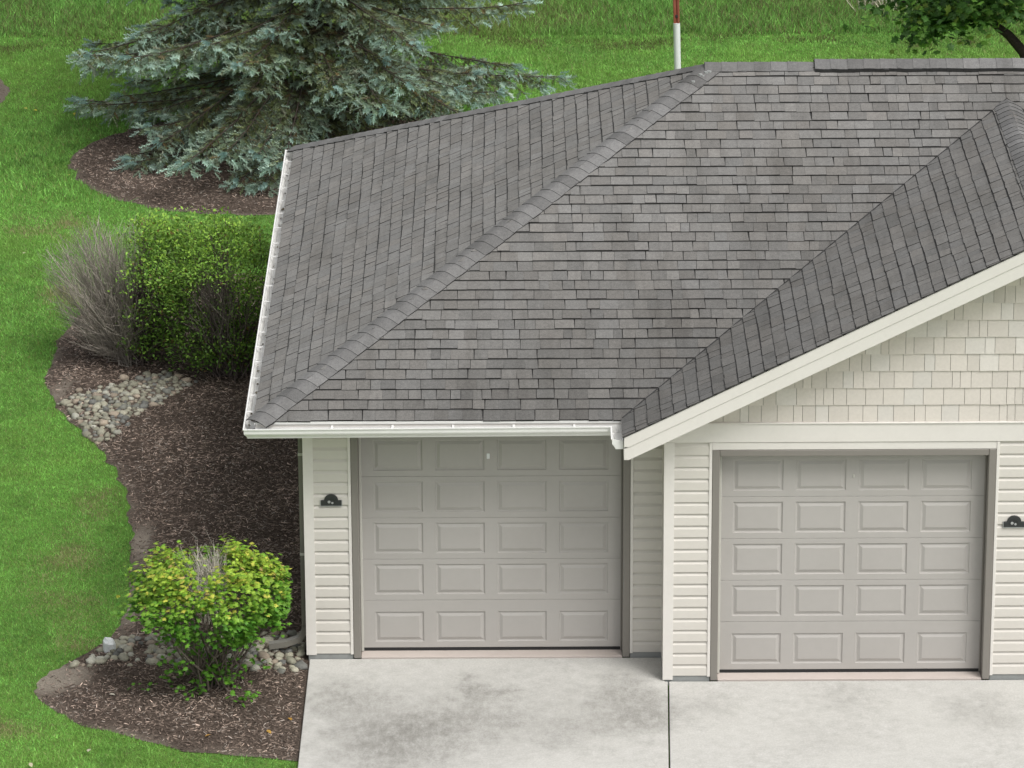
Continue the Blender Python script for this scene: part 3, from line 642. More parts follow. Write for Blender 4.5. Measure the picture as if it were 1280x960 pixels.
# ---- gutter: K profile swept round the eaves
def gutter():
    pr = [(.002, -.02), (.002, -.108), (.078, -.108), (.083, -.092), (.092, -.078), (.108, -.060), (.112, -.048), (.112, -.012), (.122, -.008), (.122, .0), (.108, .0), (.108, -.006)]
    path = [((XE, YB), (-1, 0)), ((XE, YE), (-1, -1)), ((XR, YE), (-1, -1)), ((XR, YF+.045), (-1, 0))]
    zl = [2.752, 2.742, 2.756, 2.756]; V = []; F = []
    for (p, d), zz in zip(path, zl): V += [(p[0]+d[0]*o, p[1]+d[1]*o, zz+h) for o, h in pr]
    k = len(pr)
    for i in range(len(path)-1):
        for j in range(k-1): F.append((i*k+j, i*k+j+1, (i+1)*k+j+1, (i+1)*k+j))
    g = pyd('gutter', V, F, MAT['gutter'], house); md = g.modifiers.new('thick', 'SOLIDIFY'); md.thickness = .003; md.offset = 0
    for (p, d, zz, ax) in ((path[0][0], path[0][1], 2.752, 0), (path[3][0], path[3][1], 2.756, 0)):
        pts = [(p[0]+d[0]*o, zz+h) for o, h in pr[:10]]
        MB().prism(pts, 'y', p[1]-.004, p[1]-.001).obj('gutter_end_cap', MAT['gutter'], g)
    def hang(a, b, w, z):
        m = MB()
        if abs(a[0]-b[0]) > abs(a[1]-b[1]): m.box((min(a[0], b[0]), a[1]-w/2, z-.012), (max(a[0], b[0]), a[1]+w/2, z-.004))
        else: m.box((a[0]-w/2, min(a[1], b[1]), z-.012), (a[0]+w/2, max(a[1], b[1]), z-.004))
        m.obj('gutter_hanger', MAT['gutter'], g)
    y = -.05
    while y < YB-.2: hang((XE-.108, y), (XE-.005, y), .022, 2.745); y += random.uniform(.46, .6)
    x = .3
    while x < XR-.3: hang((x, YE-.107), (x, YE-.004), .022, 2.748); x += .61
    for (yy) in (YE+.38, YB-.5): MB().box((XE-.02, yy, 2.765), (XE+.03, yy+.05, 2.785)).obj('gutter_strap', MAT['rubber'], g)
    # dirt and leaves lying in the trough
    gr = np.random.default_rng(9); n = 150
    t = gr.random(n); left = gr.random(n) < .6
    x = np.where(left, XE-gr.uniform(.02, .1, n), XE+t*(XR-XE)); yv = np.where(left, YE+t*(YB-YE), YE-gr.uniform(.01, .06, n)); zv = np.full(n, 2.752-.098)
    zv = np.where(left, zv, 2.744-.03-.02*gr.random(n)*0)
    k = left | (gr.random(n) < .6); x, yv, zv = x[k], yv[k], zv[k]; n = len(x); zv = np.where(yv < YE, 2.65, zv)
    a = gr.uniform(0, 6.28, n); Dv = np.column_stack([np.cos(a), np.sin(a), gr.normal(0, .2, n)]); Nn = np.column_stack([gr.normal(0, .3, n), gr.normal(0, .3, n), np.ones(n)])
    tv = np.array([(-.5, 0, 0), (0, -.4, .05), (.5, 0, 0), (0, .4, .05)]); V, F, C = scatter(tv, [(0, 1, 2, 3)], frames(Dv, Nn), np.column_stack([x, yv, zv]), gr.uniform(.02, .05, n), np.array([.12, .10, .07])*gr.uniform(.4, 1.6, n)[:, None])
    o = link('gutter_debris', mesh_np('gutter_debris', V, F, C), MAT['chip'], g); o['kind'] = 'stuff'
    # drip edge
    MB().box((XE+.002, YE-.012, 2.757), (XR-.002, YE-.004, 2.784)).obj('drip_edge', MAT['gutter'], g)
    MB().box((XE-.012, YE-.012, 2.757), (XE-.004, YB, 2.784)).obj('drip_edge', MAT['gutter'], g)
gutter()
# downspout on the side wall by the corner
ds = MB().box((-.078, .10, .30), (-.020, .19, 2.58)).obj('downspout', MAT['spout'], house, .008)
sw, hw_ = .045, .03
Ppath = [(-.049, .145, .32), (-.052, .145, .24), (-.10, .142, .16), (-.24, .135, .11), (-.42, .13, .085)]
V = []; F = []
for i, p in enumerate(Ppath):
    t = np.array(Ppath[min(i+1, 4)])-np.array(Ppath[max(i-1, 0)]); t /= np.linalg.norm(t); s = np.array([0, 1, 0]); n = np.cross(t, s)
    for a, b in ((-1, -1), (1, -1), (1, 1), (-1, 1)): V.append(np.array(p)+s*sw*a+n*hw_*b)
for i in range(4):
    for j in range(4): F.append((i*4+j, i*4+(j+1) % 4, i*4+4+(j+1) % 4, i*4+4+j))
pyd('elbow', V, F, MAT['spout'], ds)
for z in (1.1, 2.2): MB().box((-.081, .096, z), (-.0195, .194, z+.03)).obj('strap', MAT['strip'], ds, .002)
pts = [(-.473-.05, -.02+.16, 2.64), (-.473-.05, .145, 2.60), (-.049, .145, 2.52)]

# ---- address plaques
def plaque(x, y, z, label):
    e = empty('address_plaque', (x, y, z), label, 'plaque', None)
    w, h = .105, .058; r = .072
    prof = [(-w, 0), (w, 0), (w, h), (r, h)]+[(r*math.cos(a), h+.0+r*.92*math.sin(a)) for a in [math.pi*i/12 for i in range(1, 12)]]+[(-r, h), (-w, h)]
    MB().prism(prof, 'y', -.022, -.004).obj('plate', MAT['black'], e, .003)
    MB().box((-w-.008, -.018, -.010), (w+.008, -.003, -.001)).obj('rim', MAT['silver'], e, .002)
    MB().box((-w-.008, -.016, .0), (-w-.001, -.003, h)).obj('rim', MAT['silver'], e, .001); MB().box((w+.001, -.016, .0), (w+.008, -.003, h)).obj('rim', MAT['silver'], e, .001)
    arc = [(r*.72*math.cos(a), h*.55+r*.72*math.sin(a)) for a in [math.pi*i/10 for i in range(11)]]; arc2 = [(p[0]*.86, h*.55+(p[1]-h*.55)*.86) for p in arc]
    for i in range(10): MB().prism([arc[i], arc[i+1], arc2[i+1], arc2[i]], 'y', -.028, -.0225).obj('relief', MAT['black'], e)
    for (px, pz, s) in ((-.022, h*.75, .016), (.012, h*.55, .013)): MB().prism([(px+s*math.cos(a), pz+s*math.sin(a)) for a in [2*math.pi*i/8 for i in range(8)]], 'y', -.028, -.0225).obj('relief', MAT['silver'], e, .002)
    return e
plaque(.258, -.021, 1.705, 'small black arched plaque on siding beside the house corner and downspout')
plaque(7.19, -D_-.021, 1.68, 'small black arched plaque on siding beside the garage door under the gable')

# ------------------------------------------------------------------ marker post behind the house
post = empty('marker_post', (4.56, 20, ZL), 'white sleeved rusty marker post standing in the lawn behind the roof', 'post')
def vtube(r, z0, z1, n=14): return [(np.array([(0, 0, z0), (0, 0, (z0+z1)/2), (0, 0, z1)]), [r]*3)]
V, F = tubes(vtube(.05, 0, 1.41), 14); o = link('sleeve', mesh_np('sleeve', V, F, None, True), MAT['white'], post)
MB().prism([(.05*math.cos(2*math.pi*i/14), .05*math.sin(2*math.pi*i/14)) for i in range(14)], 'z', 1.405, 1.415).obj('sleeve_cap', MAT['white'], post)
MB().prism([(-.044, -.03), (-.012, -.03), (-.012, -.012), (.012, -.012), (.012, -.03), (.044, -.03), (.044, .03), (-.044, .03)], 'z', 1.416, 2.6).obj('channel', MAT['rust'], post, .003)
MB().box((-.018, -.036, 1.50), (.018, -.013, 1.54)).obj('bolt', MAT['dark'], post, .004)
post.rotation_euler = (0, math.radians(-1.6), 0)

# ------------------------------------------------------------------ vegetation
def leaf_template(kind):
    if kind == 'maple':
        P = [(0, 0), (.18, .30), (.05, .42), (.42, .26), (.50, .52), (.66, .22), (1.0, 0)]
        V = [(x, y, -.10*abs(y)*2-.12*x*x) for x, y in P]+[(x, -y, -.10*abs(y)*2-.12*x*x) for x, y in P[1:-1]]+[(.45, 0, .03)]
        ringi = [0, 1, 2, 3, 4, 5, 6, 11, 10, 9, 8, 7]; c = 12
        F = [(c, ringi[i], ringi[(i+1) % 12]) for i in range(12)]; return np.array(V), F
    if kind == 'oval':
        P = [(0, 0), (.3, .22), (.65, .22), (1, 0), (.65, -.22), (.3, -.22)]; V = [(x, y, abs(y)*.35-.15*x*x) for x, y in P]+[(.45, 0, 0)]
        return np.array(V), [(6, i, (i+1) % 6) for i in range(6)]
    if kind == 'narrow':
        V = [(0, 0, 0), (.4, .15, .03), (1, 0, -.1), (.4, -.15, .03)]; return np.array(V), [(0, 1, 2), (0, 2, 3)]
def stems_to(base, tips, g, r0, wob=.08, levels=2, twigs=3, tl=.22, bundle=8):
    """bundles of stems from the base out to the tips, plus side twigs; returns tube paths"""
    paths = []; base = np.array(base)
    for tp in tips:
        b = base+np.array([g.normal(0, .085), g.normal(0, .085), 0]); n = 6; t = np.linspace(0, 1, n)[:, None]
        mid = b+(tp-b)*np.array([.45+g.normal(0, .22), .45+g.normal(0, .22), .45]); P = (1-t)**2*b+2*t*(1-t)*mid+t**2*tp; P[1:-1] += g.normal(0, wob*.5, (n-2, 3))
        paths.append((P, r0*np.linspace(1, .3, n)*g.uniform(.7, 1.2)))
        for q in range(twigs):
            s = g.uniform(.45, .95); i = int(s*(n-1)); st = P[i]+(P[min(i+1, n-1)]-P[i])*(s*(n-1)-i); d = (tp-b)/np.linalg.norm(tp-b)+g.normal(0, .5, 3); d[2] = abs(d[2])*.9+.25; d /= np.linalg.norm(d)
            e = st+d*tl*g.uniform(.5, 1.3); paths.append((np.array([st, (st+e)/2+g.normal(0, .015, 3), e]), r0*np.array([.35, .28, .16])))
    return paths

def twig_obj(paths, parent, name='stem', sides=4, colf=(.16, .14, .12), var=.25, seed=0):
    g = np.random.default_rng(seed); V, F = tubes(paths, sides); cols = np.concatenate([np.repeat((np.array(colf)*np.exp(g.normal(0, var)))[None], len(p[0])*sides, 0) for p in paths])
    return link(name, mesh_np(name, V, F, cols, True), MAT['bark'], parent)

# --- yellow-green lobed shrub by the driveway
def front_shrub():
    g = np.random.default_rng(5); bx, by = -.99, -.80
    e = empty('shrub', (0, 0, 0), 'low yellow green lobed leaf shrub with a bare twiggy hole in its top', 'shrub'); bz = float(bed_z(np.array([bx]), np.array([by]), BED)[0])
    c = np.array([bx+.05, by+.1, bz+.98]); A = np.array([.86, .80, .46])
    tips = []
    while len(tips) < 500:
        d = g.normal(0, 1, 3); d /= np.linalg.norm(d)
        if d[2] < -.75: continue
        r = g.uniform(.78, 1.0)
        lump = 1+.07*np.sin(5*math.atan2(d[1], d[0])+1.3)*max(0, 1-abs(d[2]))+.07*np.sin(9*d[0]+7*d[1]+4*d[2])
        p = c+A*d*r*lump
        hx, hy = (p[0]-(c[0]-.05))/.28, (p[1]-(c[1]+.14))/.48
        if d[2] > .3 and hx*hx+hy*hy < 1: continue
        if d[2] < .1 and math.sin(7*math.atan2(d[1], d[0])+.4) > .62: continue
        # gap low on the lawn side
        if p[2] < c[2]-.12 and p[0] < bx-.35 and g.random() < .6: continue
        tips.append(p)
    tips = np.array(tips)
    # sprouts low round the base
    low = np.column_stack([bx+g.normal(0, .30, 52), by+g.normal(-.10, .22, 52), bz+g.uniform(.05, .65, 52)])
    T = []; Dv = []; Nn = []; Cc = []; Sz = []
    for p, lo in [(q, 0) for q in tips]+[(q, 1) for q in low]:
        out = (p-c)/A; out /= np.linalg.norm(out)+1e-6
        for _ in range(11 if not lo else 7):
            o = g.normal(0, 1, 3)*np.array([.062, .062, .035])
            if p[0]+o[0] > -.17: o[0] = -.17-p[0]-abs(o[0])
            T.append(p+o)
            d = np.array([out[0], out[1], 0])*.7+g.normal(0, .7, 3); d[2] = -.15+g.normal(0, .25); Dv.append(d)
            Nn.append(np.array([0, 0, 1.])+out*.35+g.normal(0, .28, 3))
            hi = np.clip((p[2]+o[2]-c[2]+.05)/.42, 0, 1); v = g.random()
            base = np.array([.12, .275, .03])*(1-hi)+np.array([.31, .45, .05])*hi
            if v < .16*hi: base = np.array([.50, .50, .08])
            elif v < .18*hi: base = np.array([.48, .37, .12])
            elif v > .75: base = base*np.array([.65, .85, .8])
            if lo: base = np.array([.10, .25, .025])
            Cc.append(base*np.exp(g.normal(0, .18))); Sz.append(g.uniform(.042, .072))
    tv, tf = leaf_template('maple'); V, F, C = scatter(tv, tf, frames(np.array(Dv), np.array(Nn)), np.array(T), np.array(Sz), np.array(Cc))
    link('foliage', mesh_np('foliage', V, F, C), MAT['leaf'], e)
    sel = tips[g.permutation(len(tips))[:62]]
    twig_obj(stems_to((bx, by, bz-.02), list(sel), g, .012, .06, twigs=3, tl=.2), e, 'stem', 5, (.15, .125, .105), .25, 3)
    bare = [c+np.array([g.uniform(-.27, .17), g.uniform(-.2, .45), g.uniform(.15, .42)]) for _ in range(64)]
    twig_obj(stems_to((c[0], c[1]+.1, c[2]-.3), bare, g, .0065, .05, twigs=5, tl=.2), e, 'bare_twig', 3, (.50, .46, .40), .25, 4)
front_shrub()

# --- two vase-shaped shrubs by the side wall
def vase_shrub(bx, by, H, ax, ay, leafy, label, seed, nst, dead_col, nl, topcut=.20):
    g = np.random.default_rng(seed); bz = float(bed_z(np.array([bx]), np.array([by]), BED)[0])
    e = empty('shrub', (0, 0, 0), label, 'shrub')
    live = []; dead = []; tries = 0
    while len(live)+len(dead) < nst and tries < nst*30:
        tries += 1
        a = g.uniform(0, 6.283); r = math.sqrt(g.random()); h = g.uniform(.14, 1.0) if g.random() < .68 else g.uniform(.88, 1)
        rr = r*(.46+.54*math.sin(min(1, h*1.1)*1.57))
        p = np.array([bx+ax*rr*math.cos(a)*(1+.10*math.sin(4*a+seed)), by+ay*rr*math.sin(a), bz+H*h*(1-topcut*r*r)*(.80+.38*float(vnoise(np.array([bx+ax*rr*math.cos(a)]), np.array([by+ay*rr*math.sin(a)]), .38)[0]))+g.normal(0, .03)])
        if h > .4 and vnoise(np.array([p[0]+p[2]*.7]), np.array([p[1]+p[2]]), .30)[0] < .24: continue
        k = leafy((p[0]-bx)/ax, (p[1]-by)/ay, h, g)
        if k is None or (k is False and seed == 61 and g.random() < .3): continue
        (live if k else dead).append(p)
    T = []; Dv = []; Nn = []; Cc = []
    for p in live:
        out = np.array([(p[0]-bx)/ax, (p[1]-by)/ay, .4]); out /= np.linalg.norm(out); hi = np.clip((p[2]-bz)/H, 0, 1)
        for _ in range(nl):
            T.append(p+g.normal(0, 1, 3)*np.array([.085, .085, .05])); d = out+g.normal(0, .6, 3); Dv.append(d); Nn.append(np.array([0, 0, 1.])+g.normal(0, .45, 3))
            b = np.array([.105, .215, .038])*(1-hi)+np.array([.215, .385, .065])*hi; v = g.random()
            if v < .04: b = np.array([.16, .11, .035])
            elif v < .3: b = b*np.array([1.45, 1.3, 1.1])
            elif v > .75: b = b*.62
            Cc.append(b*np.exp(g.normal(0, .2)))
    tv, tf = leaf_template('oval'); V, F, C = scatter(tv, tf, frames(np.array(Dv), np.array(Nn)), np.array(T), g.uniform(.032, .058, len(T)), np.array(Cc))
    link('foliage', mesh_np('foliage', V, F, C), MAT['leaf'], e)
    sel = live if len(live) < 110 else [live[i] for i in g.permutation(len(live))[:110]]
    twig_obj(stems_to((bx, by, bz-.02), sel, g, .013, .07, twigs=3, tl=.22), e, 'stem', 4, (.13, .105, .095), .25, seed+1)
    if dead: twig_obj(stems_to((bx, by, bz-.02), dead, g, .008, .07, twigs=6, tl=.24), e, 'dead_stem', 3, dead_col, .22, seed+2)
def leafy_a(u, v, h, g):
    if u < -.04+.25*g.random() or (v > .45 and u < .15): return False
    return True
def leafy_b(u, v, h, g):
    if -.5 < u < .08 and v < .35 and .50 < h < .90 and g.random() < .8: return False
    return True
vase_shrub(-2.55, 9.3, 1.70, 1.16, .85, leafy_a, 'vase shaped shrub half dead, bare grey twigs on its lawn side', 61, 860, (.33, .295, .255), 20)
vase_shrub(-1.28, 8.75, 1.86, .98, .88, leafy_b, 'vase shaped green shrub with thin bare stems close to the side gutter', 71, 860, (.22, .185, .17), 22)

# --- blue spruce
def spruce(bx, by, H, RB, seed):
    g = np.random.default_rng(seed)
    e = empty('spruce_tree', (0, 0, 0), 'large blue green spruce with drooping boughs over a round mulch bed', 'tree'); bz = ZL+.03
    tp = np.array([(bx, by, bz-.05), (bx+.02, by, bz+.5), (bx, by+.02, bz+H*.4), (bx, by, bz+H*.75), (bx, by, bz+H)])
    V, F = tubes([(tp, [.15, .12, .09, .05, .012])], 10); link('trunk', mesh_np('trunk', V, F, np.repeat([[.07, .055, .045]], len(V), 0), True), MAT['bark'], e)
    limbs = []; twigs = []; sp = []; sd_ = []; sc_ = []; ss_ = []; UP = np.array([0, 0, 1.])
    z = .55
    while z < H-.3:
        f = z/H; low = z < 4.4; nl = 10 if low else 6; a0 = g.uniform(0, 6.28)
        extra = {4: [(-1.98, 3.9), (-1.62, 3.5)], 5: [(-2.3, 3.8), (-1.25, 3.4)], 3: [(-1.85, 3.3)]}.get(int(round((z-.3)/.235)), [])
        for q in range(nl+len(extra)):
            a = a0+q*6.283/nl+g.normal(0, .22); Ln = RB*(1-f)**.7*g.uniform(.6, 1.06)
            if q >= nl: a, Ln = extra[q-nl]
            elif low and g.random() < .05: continue
            hd = np.array([math.cos(a), math.sin(a), 0]); zz = z+g.normal(0, .1)
            side = np.array([-hd[1], hd[0], 0]); n = 9; t = np.linspace(0, 1, n)
            el = math.tan(math.radians(4+30*f+g.normal(0, 5))); drop = (g.uniform(.26, .50) if q < nl else .36)*(1-.8*f)
            prof = t*Ln*el-drop*Ln*t**1.6+.10*Ln*t**4
            P = np.array([bx, by, bz+zz])[None]+hd[None]*(t*Ln)[:, None]+UP[None]*prof[:, None]
            P[1:, :2] += np.cumsum(g.normal(0, .025, (n-1, 2)), 0); P[:, 2] = np.maximum(P[:, 2], bz+.10+.1*t)
            limbs.append((P, .011*(Ln/3.4)*np.linspace(1, .2, n)+.003)); health = g.random(); bare = g.uniform(.22, .42)
            s = bare*.6
            while s < 1.0:
                i = min(int(s*(n-1)), n-2); st = P[i]+(P[i+1]-P[i])*(s*(n-1)-i); ax = P[i+1]-P[i]; ax /= np.linalg.norm(ax)
                for sg in (-1, 1):
                    if not low and g.random() < .5: continue
                    tl = (.16+.30*math.sin(min(1, (1-s)*1.25)*math.pi*.62))*Ln*.42*g.uniform(.6, 1.15); tl = max(.16, min(tl, .95))
                    d = ax*g.uniform(.6, 1.0)+side*sg*g.uniform(.55, .95)+UP*g.normal(-.30, .16); d /= np.linalg.norm(d)
                    en = st+d*tl-UP*.16*tl*tl; en[2] = max(en[2], bz+.07); twigs.append((np.array([st, (st+en)/2+UP*.02, en]), [.006, .004, .0025]))
                    ns = max(3, int(tl/.047)); sv = np.cross(d, UP); sv /= np.linalg.norm(sv)+1e-6
                    for k in range(ns):
                        w = (k+1)/ns
                        if (w < .3 and s < bare+.2 and g.random() < .75) or (w < .18 and g.random() < .5): continue
                        pos = st+(en-st)*w; sg2 = 1 if k % 2 else -1; hang = g.random() < .22
                        dd = d*.75+(sv*sg2*.8 if k < ns-1 else 0)+g.normal(0, .2, 3)+UP*(-.7 if hang else .06)
                        sz = g.uniform(.10, .165)*(1.12 if w > .7 else .92)
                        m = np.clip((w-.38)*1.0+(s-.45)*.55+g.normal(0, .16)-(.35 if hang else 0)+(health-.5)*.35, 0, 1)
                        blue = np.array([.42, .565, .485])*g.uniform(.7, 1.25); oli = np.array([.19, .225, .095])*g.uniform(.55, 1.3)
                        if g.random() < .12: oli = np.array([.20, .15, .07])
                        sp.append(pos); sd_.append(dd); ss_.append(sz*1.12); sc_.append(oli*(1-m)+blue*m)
                s += .052/max(.5, Ln/3)*g.uniform(.75, 1.25)*(1 if low else 1.7)
            for _ in range(4): sp.append(P[-1]+g.normal(0, .03, 3)); sd_.append(P[-1]-P[-2]+g.normal(0, .08, 3)); ss_.append(.16); sc_.append(np.array([.30, .44, .40]))
        z += .235 if low else .45
    V, F = tubes(limbs, 6); V2, F2 = tubes(twigs, 3)
    link('limb', mesh_np('limb', np.concatenate([V, V2]), np.concatenate([F, F2+len(V)]), np.repeat([[.06, .048, .04]], len(V)+len(V2), 0), True), MAT['bark'], e)
    tvl = []; tfl = []; nn = 17                                           # one needle brush
    for k in range(nn):
        x = (k+.5)/nn; a = k*2.4; ln = .36*(1-.3*x); rd = np.array([.55, math.cos(a), math.sin(a)*.8+.15]); rd /= np.linalg.norm(rd); b = np.array([x*.85, 0, 0]); sv = np.cross(rd, [1, 0, 0]); sv /= np.linalg.norm(sv)
        i = len(tvl); tvl += [b-sv*.066, b+sv*.066, b+rd*ln]; tfl.append((i, i+1, i+2))
    i = len(tvl); tvl += [(0, -.05, 0), (0, .05, 0), (1.0, 0, .0)]; tfl.append((i, i+1, i+2))
    tv = np.array(tvl); n = len(sp); sd2 = np.array(sd_)
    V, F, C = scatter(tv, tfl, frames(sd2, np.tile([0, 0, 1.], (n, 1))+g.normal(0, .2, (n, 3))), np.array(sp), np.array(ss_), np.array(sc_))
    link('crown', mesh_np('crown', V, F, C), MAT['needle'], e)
    print('spruce shoots', n)
spruce(-.70, 19.4, 9.4, 3.7, 81)

# --- broadleaf tree behind the ridge
def broad_tree(bx, by, seed):
    g = np.random.default_rng(seed)
    e = empty('broadleaf_tree', (0, 0, 0), 'dark green broadleaf tree with low arching limb behind the roof ridge', 'tree')
    limbs = [(np.array([(bx-.25, by, ZL-.02), (bx-.24, by, .7), (bx-.20, by, 1.25), (bx-.08, by, 2.2), (bx+.1, by+.1, 3.4), (bx+.1, by, 4.8)]), [.16, .13, .11, .09, .06, .02]),
             (np.array([(bx-.22, by, 1.15), (bx-.34, by, 1.50), (bx-.45, by, 1.74), (bx-.66, by, 1.98), (bx-.90, by, 2.16), (bx-1.17, by, 2.23), (bx-1.5, by, 2.30), (bx-2.2, by-.1, 2.5)]), [.10, .085, .075, .065, .05, .04, .03, .01]),
             (np.array([(bx-.05, by, 1.9), (bx-.5, by+.3, 2.7), (bx-1.3, by+.5, 3.4), (bx-2.0, by+.5, 3.9)]), [.06, .05, .035, .012]),
             (np.array([(bx, by, 2.1), (bx+.8, by-.3, 2.9), (bx+1.7, by-.4, 3.5)]), [.06, .045, .012]),
             (np.array([(bx, by, 2.4), (bx+.3, by-.8, 3.2), (bx+.3, by-1.6, 3.9)]), [.05, .04, .012]), (np.array([(bx, by, 2.6), (bx+.2, by+.9, 3.4), (bx, by+1.8, 4.1)]), [.05, .04, .012])]
    V, F = tubes(limbs, 7); link('trunk', mesh_np('trunk', V, F, np.repeat([[.05, .04, .035]], len(V), 0), True), MAT['bark'], e)
    tips = []
    while len(tips) < 620:
        d = g.normal(0, 1, 3); d /= np.linalg.norm(d); r = g.random()**.4; p = np.array([bx-.1, by, 4.0])+d*r*np.array([2.5, 2.3, 1.75])
        if p[2] < 2.45+.35*abs(math.sin(p[0]*3.1)): continue
        if math.sin(p[0]*2.7+p[1]*1.9)*math.sin(p[2]*2.9+p[0]) > .62: continue
        tips.append(p)
    # sprays hanging under the low limb
    for (cx, cz, sx, sz, n) in ((-1.15, 2.40, .3, .08, 22), (-1.5, 2.42, .3, .1, 34), (-1.75, 2.35, .25, .12, 26), (-1.82, 2.12, .12, .06, 7), (-1.9, 2.0, .09, .04, 4), (-1.62, 2.2, .12, .08, 8), (-1.35, 2.18, .12, .05, 6), (-2.6, 2.46, .10, .03, 4), (-2.15, 2.55, .2, .06, 12), (-.3, 2.36, .2, .10, 26), (.0, 2.5, .25, .1, 26), (-.75, 2.5, .25, .08, 26)):
        for _ in range(n): tips.append(np.array([bx+cx+g.normal(0, sx*.6), by-.15+g.normal(0, .3), cz+g.normal(0, sz*.7)]))
    tips = np.array(tips); T = np.repeat(tips, 9, 0)+g.normal(0, 1, (len(tips)*9, 3))*np.array([.13, .13, .09]); n = len(T)
    hi = np.clip((T[:, 2]-2.2)/1.6, 0, 1)[:, None]*.0; v = g.random(n)
    C = np.where((v < .28)[:, None], [[.15, .31, .05]], np.where((v < .36)[:, None], [[.17, .26, .04]], [[.06, .145, .028]]))*np.exp(g.normal(0, .25, n))[:, None]
    Dv = g.normal(0, 1, (n, 3)); Dv[:, 2] = -.35+g.normal(0, .3, n); Nn = np.tile([0, -.2, 1.], (n, 1))+g.normal(0, .5, (n, 3))
    tv, tf = leaf_template('maple'); V, F, C = scatter(tv, tf, frames(Dv, Nn), T, g.uniform(.09, .15, n), C)
    link('crown', mesh_np('crown', V, F, C), MAT['leaf'], e)
broad_tree(9.62, 17.0, 91)

# --- pale weeds at the meadow edge
g = np.random.default_rng(77); e = empty('weed_clump', (0, 0, 0), 'pale grey dry weed clump at the meadow edge beyond the roof', 'weeds'); ps = []
for _ in range(150):
    b = np.array([8.1+g.normal(0, .28), 26.0+g.normal(0, .2), ZL]); t = b+np.array([g.normal(0, .14), g.normal(0, .12), g.uniform(.25, .55)]); ps.append((np.array([b, (b+t)/2+g.normal(0, .02, 3), t]), [.007, .006, .003]))
twig_obj(ps, e, 'stalk', 3, (.42, .41, .30), .3, 5)
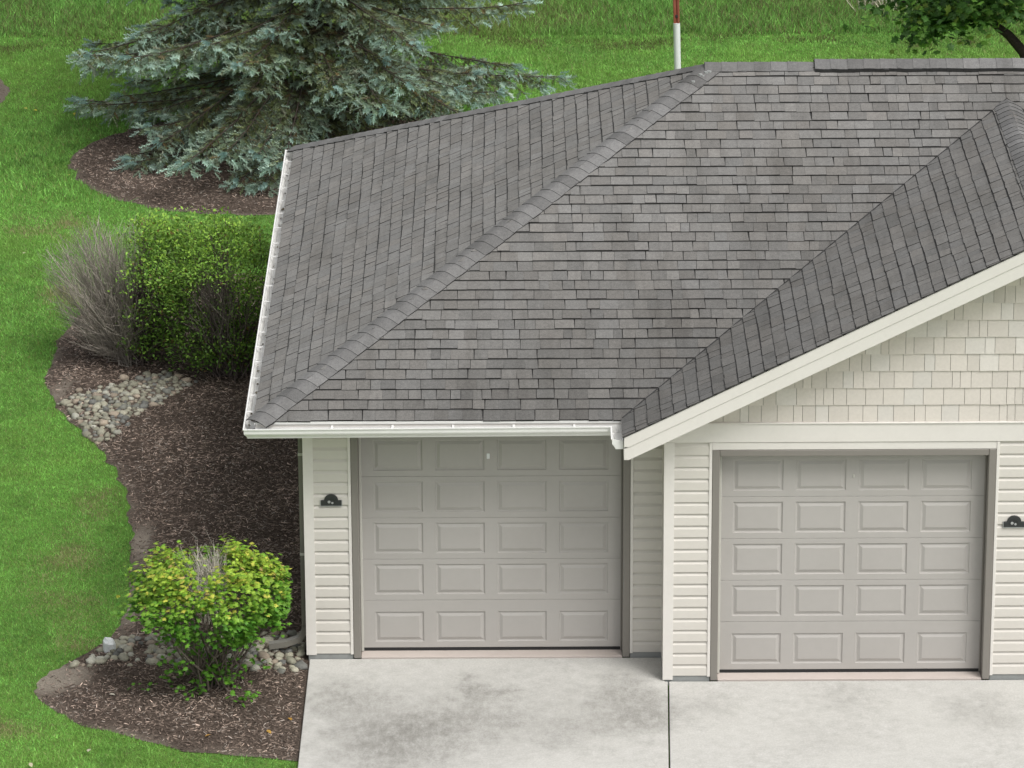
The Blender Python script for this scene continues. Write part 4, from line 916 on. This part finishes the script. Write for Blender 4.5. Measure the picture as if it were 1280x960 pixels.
# --- grass
def grass():
    g = np.random.default_rng(101); parts = []
    def patch(x0, x1, y0, y1, dens, hmin, hmax, w, tall=False):
        n = int((x1-x0)*(y1-y0)*dens); x = g.uniform(x0, x1, n); y = g.uniform(y0, y1, n)
        k = ~(inpoly(x, y, BED) | inpoly(x, y, SBED) | inpoly(x, y, EBED)); k &= ~((x > -.04) & (y < 9.0) & (x < 15))
        x, y = x[k], y[k]; n = len(x)
        n1 = vnoise(x, y, 1.5); n2 = vnoise(x+50, y, .35); n3 = vnoise(x, y+70, 4.0); n4 = vnoise(x+9, y+31, .12)
        h = g.uniform(hmin, hmax, n)*(.75+.5*n2); 
        a = g.uniform(0, 6.283, n); ln = g.normal(0, .85, n); Dx = np.cos(a)*ln*h; Dy = np.sin(a)*ln*h
        a2 = g.uniform(0, np.pi, n); wx = np.cos(a2)*w*.5*g.uniform(.6, 1.3, n); wy = np.sin(a2)*w*.5
        p = np.column_stack([x, y, np.full(n, ZL)]); V = np.empty((n, 3, 3))
        V[:, 0] = p-np.column_stack([wx, wy, 0*wx]); V[:, 1] = p+np.column_stack([wx, wy, 0*wx]); V[:, 2] = p+np.column_stack([Dx, Dy, h])
        n5 = vnoise(x+3, y*1.0+11, .22); c = np.array([.150, .322, .068])[None]*np.exp(g.normal(0, .30, n))[:, None]*(.38+.50*n1+.42*n5+.34*n3+.42*n4)[:, None]
        ye = np.clip((n3-.45)*1.4+(n2-.5)*.5, 0, 1)[:, None]; c = c*(1-ye*.55)+np.array([.33, .455, .095])*ye*.55
        dry = (g.random(n) < .035+.10*np.clip(n1*n2*2-.75, 0, 1)); c[dry] = np.array([.34, .33, .15])*g.uniform(.6, 1.2, dry.sum())[:, None]
        # worn, paler patches beside the mulch edge
        for (cx, cy, rx, ry) in ((-2.8, 3.1, .55, 1.1), (-2.5, 1.3, .4, .9), (-2.95, 1.9, .4, .7), (-3.0, -1.7, .6, .4), (-2.6, 4.6, .35, .8), (-2.45, .55, .35, .35), (-4.0, 15.0, .8, .8), (-3.6, 12, .5, 1.0)):
            wv = np.clip(1-np.hypot((x-cx)/rx, (y-cy)/ry), 0, 1)*n2; s_ = g.random(n) < wv*1.5; c[s_] = np.array([.36, .34, .17])*g.uniform(.6, 1.2, s_.sum())[:, None]
        if not tall:
            bank = np.clip(1-abs(y-24.1-.25*np.sin(x*1.3))/.45, 0, 1)*np.clip(n2*1.8-.3, 0, 1); s_ = g.random(n) < bank*.8; c[s_] = np.array([.15, .155, .06])*g.uniform(.5, 1.1, s_.sum())[:, None]; h[s_] *= 1.6
        if tall:
            wv = np.clip((n3-.4)*2, 0, 1)[:, None]*.5; c = c*(1-wv)*.9+np.array([.25, .26, .10])*wv; s_ = g.random(n) < .5*np.clip(n1*1.6-.4, 0, 1); c[s_] = np.array([.19, .19, .08])*g.uniform(.5, 1.2, s_.sum())[:, None]
        parts.append((V.reshape(-1, 3), np.repeat(c, 3, 0)))
    patch(-7.5, -1.8, -5, 9, 6200, .015, .038, .007)
    patch(-2, 0, -4.6, -1.4, 6200, .015, .038, .007)
    patch(-8.5, -0.2, 9, 16, 3700, .018, .048, .0095)
    patch(-9.5, 3, 16, 19.5, 1500, .03, .085, .013)
    patch(-9.5, 13, 19.5, 24.5, 2500, .02, .055, .0115)
    patch(-10, 14, 24.5, 32, 1700, .05, .14, .014, True)
    patch(0, 13, 9, 16, 260, .03, .08, .02)
    patch(-14, 20, 32, 45, 130, .1, .3, .04, True)
    V = np.concatenate([p[0] for p in parts]); C = np.concatenate([p[1] for p in parts]); F = np.arange(len(V)).reshape(-1, 3)
    o = link('grass', mesh_np('grass', V, F, C), MAT['grass']); tag(o, 'short mown green lawn grass with rough meadow behind', 'grass', kind='stuff')
    print('grass blades', len(F))
grass()
# fallen leaves on the lawn and mulch
g = random.Random(4); tv, tf = leaf_template('oval')
LL = ['bright yellow fallen leaf on the lawn between the pale mulch patch and the spruce', 'dull yellow fallen leaf on the lawn by the pale mulch patch', 'yellow fallen leaf on the lawn near the spruce bough tips', 'pale fallen leaf on the lawn below the pale mulch patch', 'tan fallen leaf on the lawn just outside the front mulch curve', 'pale tan fallen leaf on the lawn away from the front mulch curve', 'orange fallen leaf on the mulch against the driveway edge', 'rusty orange fallen leaf on the mulch a step from the driveway', 'brown orange fallen leaf on the mulch before the yellow green shrub', 'pale fallen leaf on the lawn beside the half dead shrub', 'whitish fallen leaf on the mulch between soil patch and yellow green shrub', 'yellowish fallen leaf on the lawn at the spruce bed edge']
for il, (x, y, c) in enumerate(((-4.75, 20.3, (.5, .45, .05)), (-4.9, 20.4, (.45, .42, .08)), (-4.2, 20.2, (.5, .45, .05)), (-5.2, 19.0, (.5, .5, .3)), (-2.1, -2.35, (.5, .45, .35)), (-2.65, -2.6, (.55, .5, .35)), (-.12, -1.6, (.5, .28, .05)),
                  (-.35, -1.9, (.5, .3, .06)), (-.9, -2.0, (.45, .25, .06)), (-4.3, 13.6, (.5, .5, .3)), (-2.0, -1.0, (.6, .55, .45)), (-4.0, 17.1, (.45, .42, .1)))):
    inb = bool(inpoly(np.array([x]), np.array([y]), BED)[0]); z = (float(bed_z(np.array([x]), np.array([y]), BED)[0])+.015) if inb else ZL+.06
    o = link('fallen_leaf', mesh_np('fallen_leaf', tv*np.array([.075, .085, .075]), np.array(tf), np.repeat([c], len(tv), 0)), MAT['leaf'], None, (x, y, z)); o.rotation_euler = (g.uniform(-.2, .2), g.uniform(-.2, .2), g.uniform(0, 6.28))
    tag(o, LL[il], 'leaf', 'fallen leaves on the '+('mulch' if inb else 'lawn'))
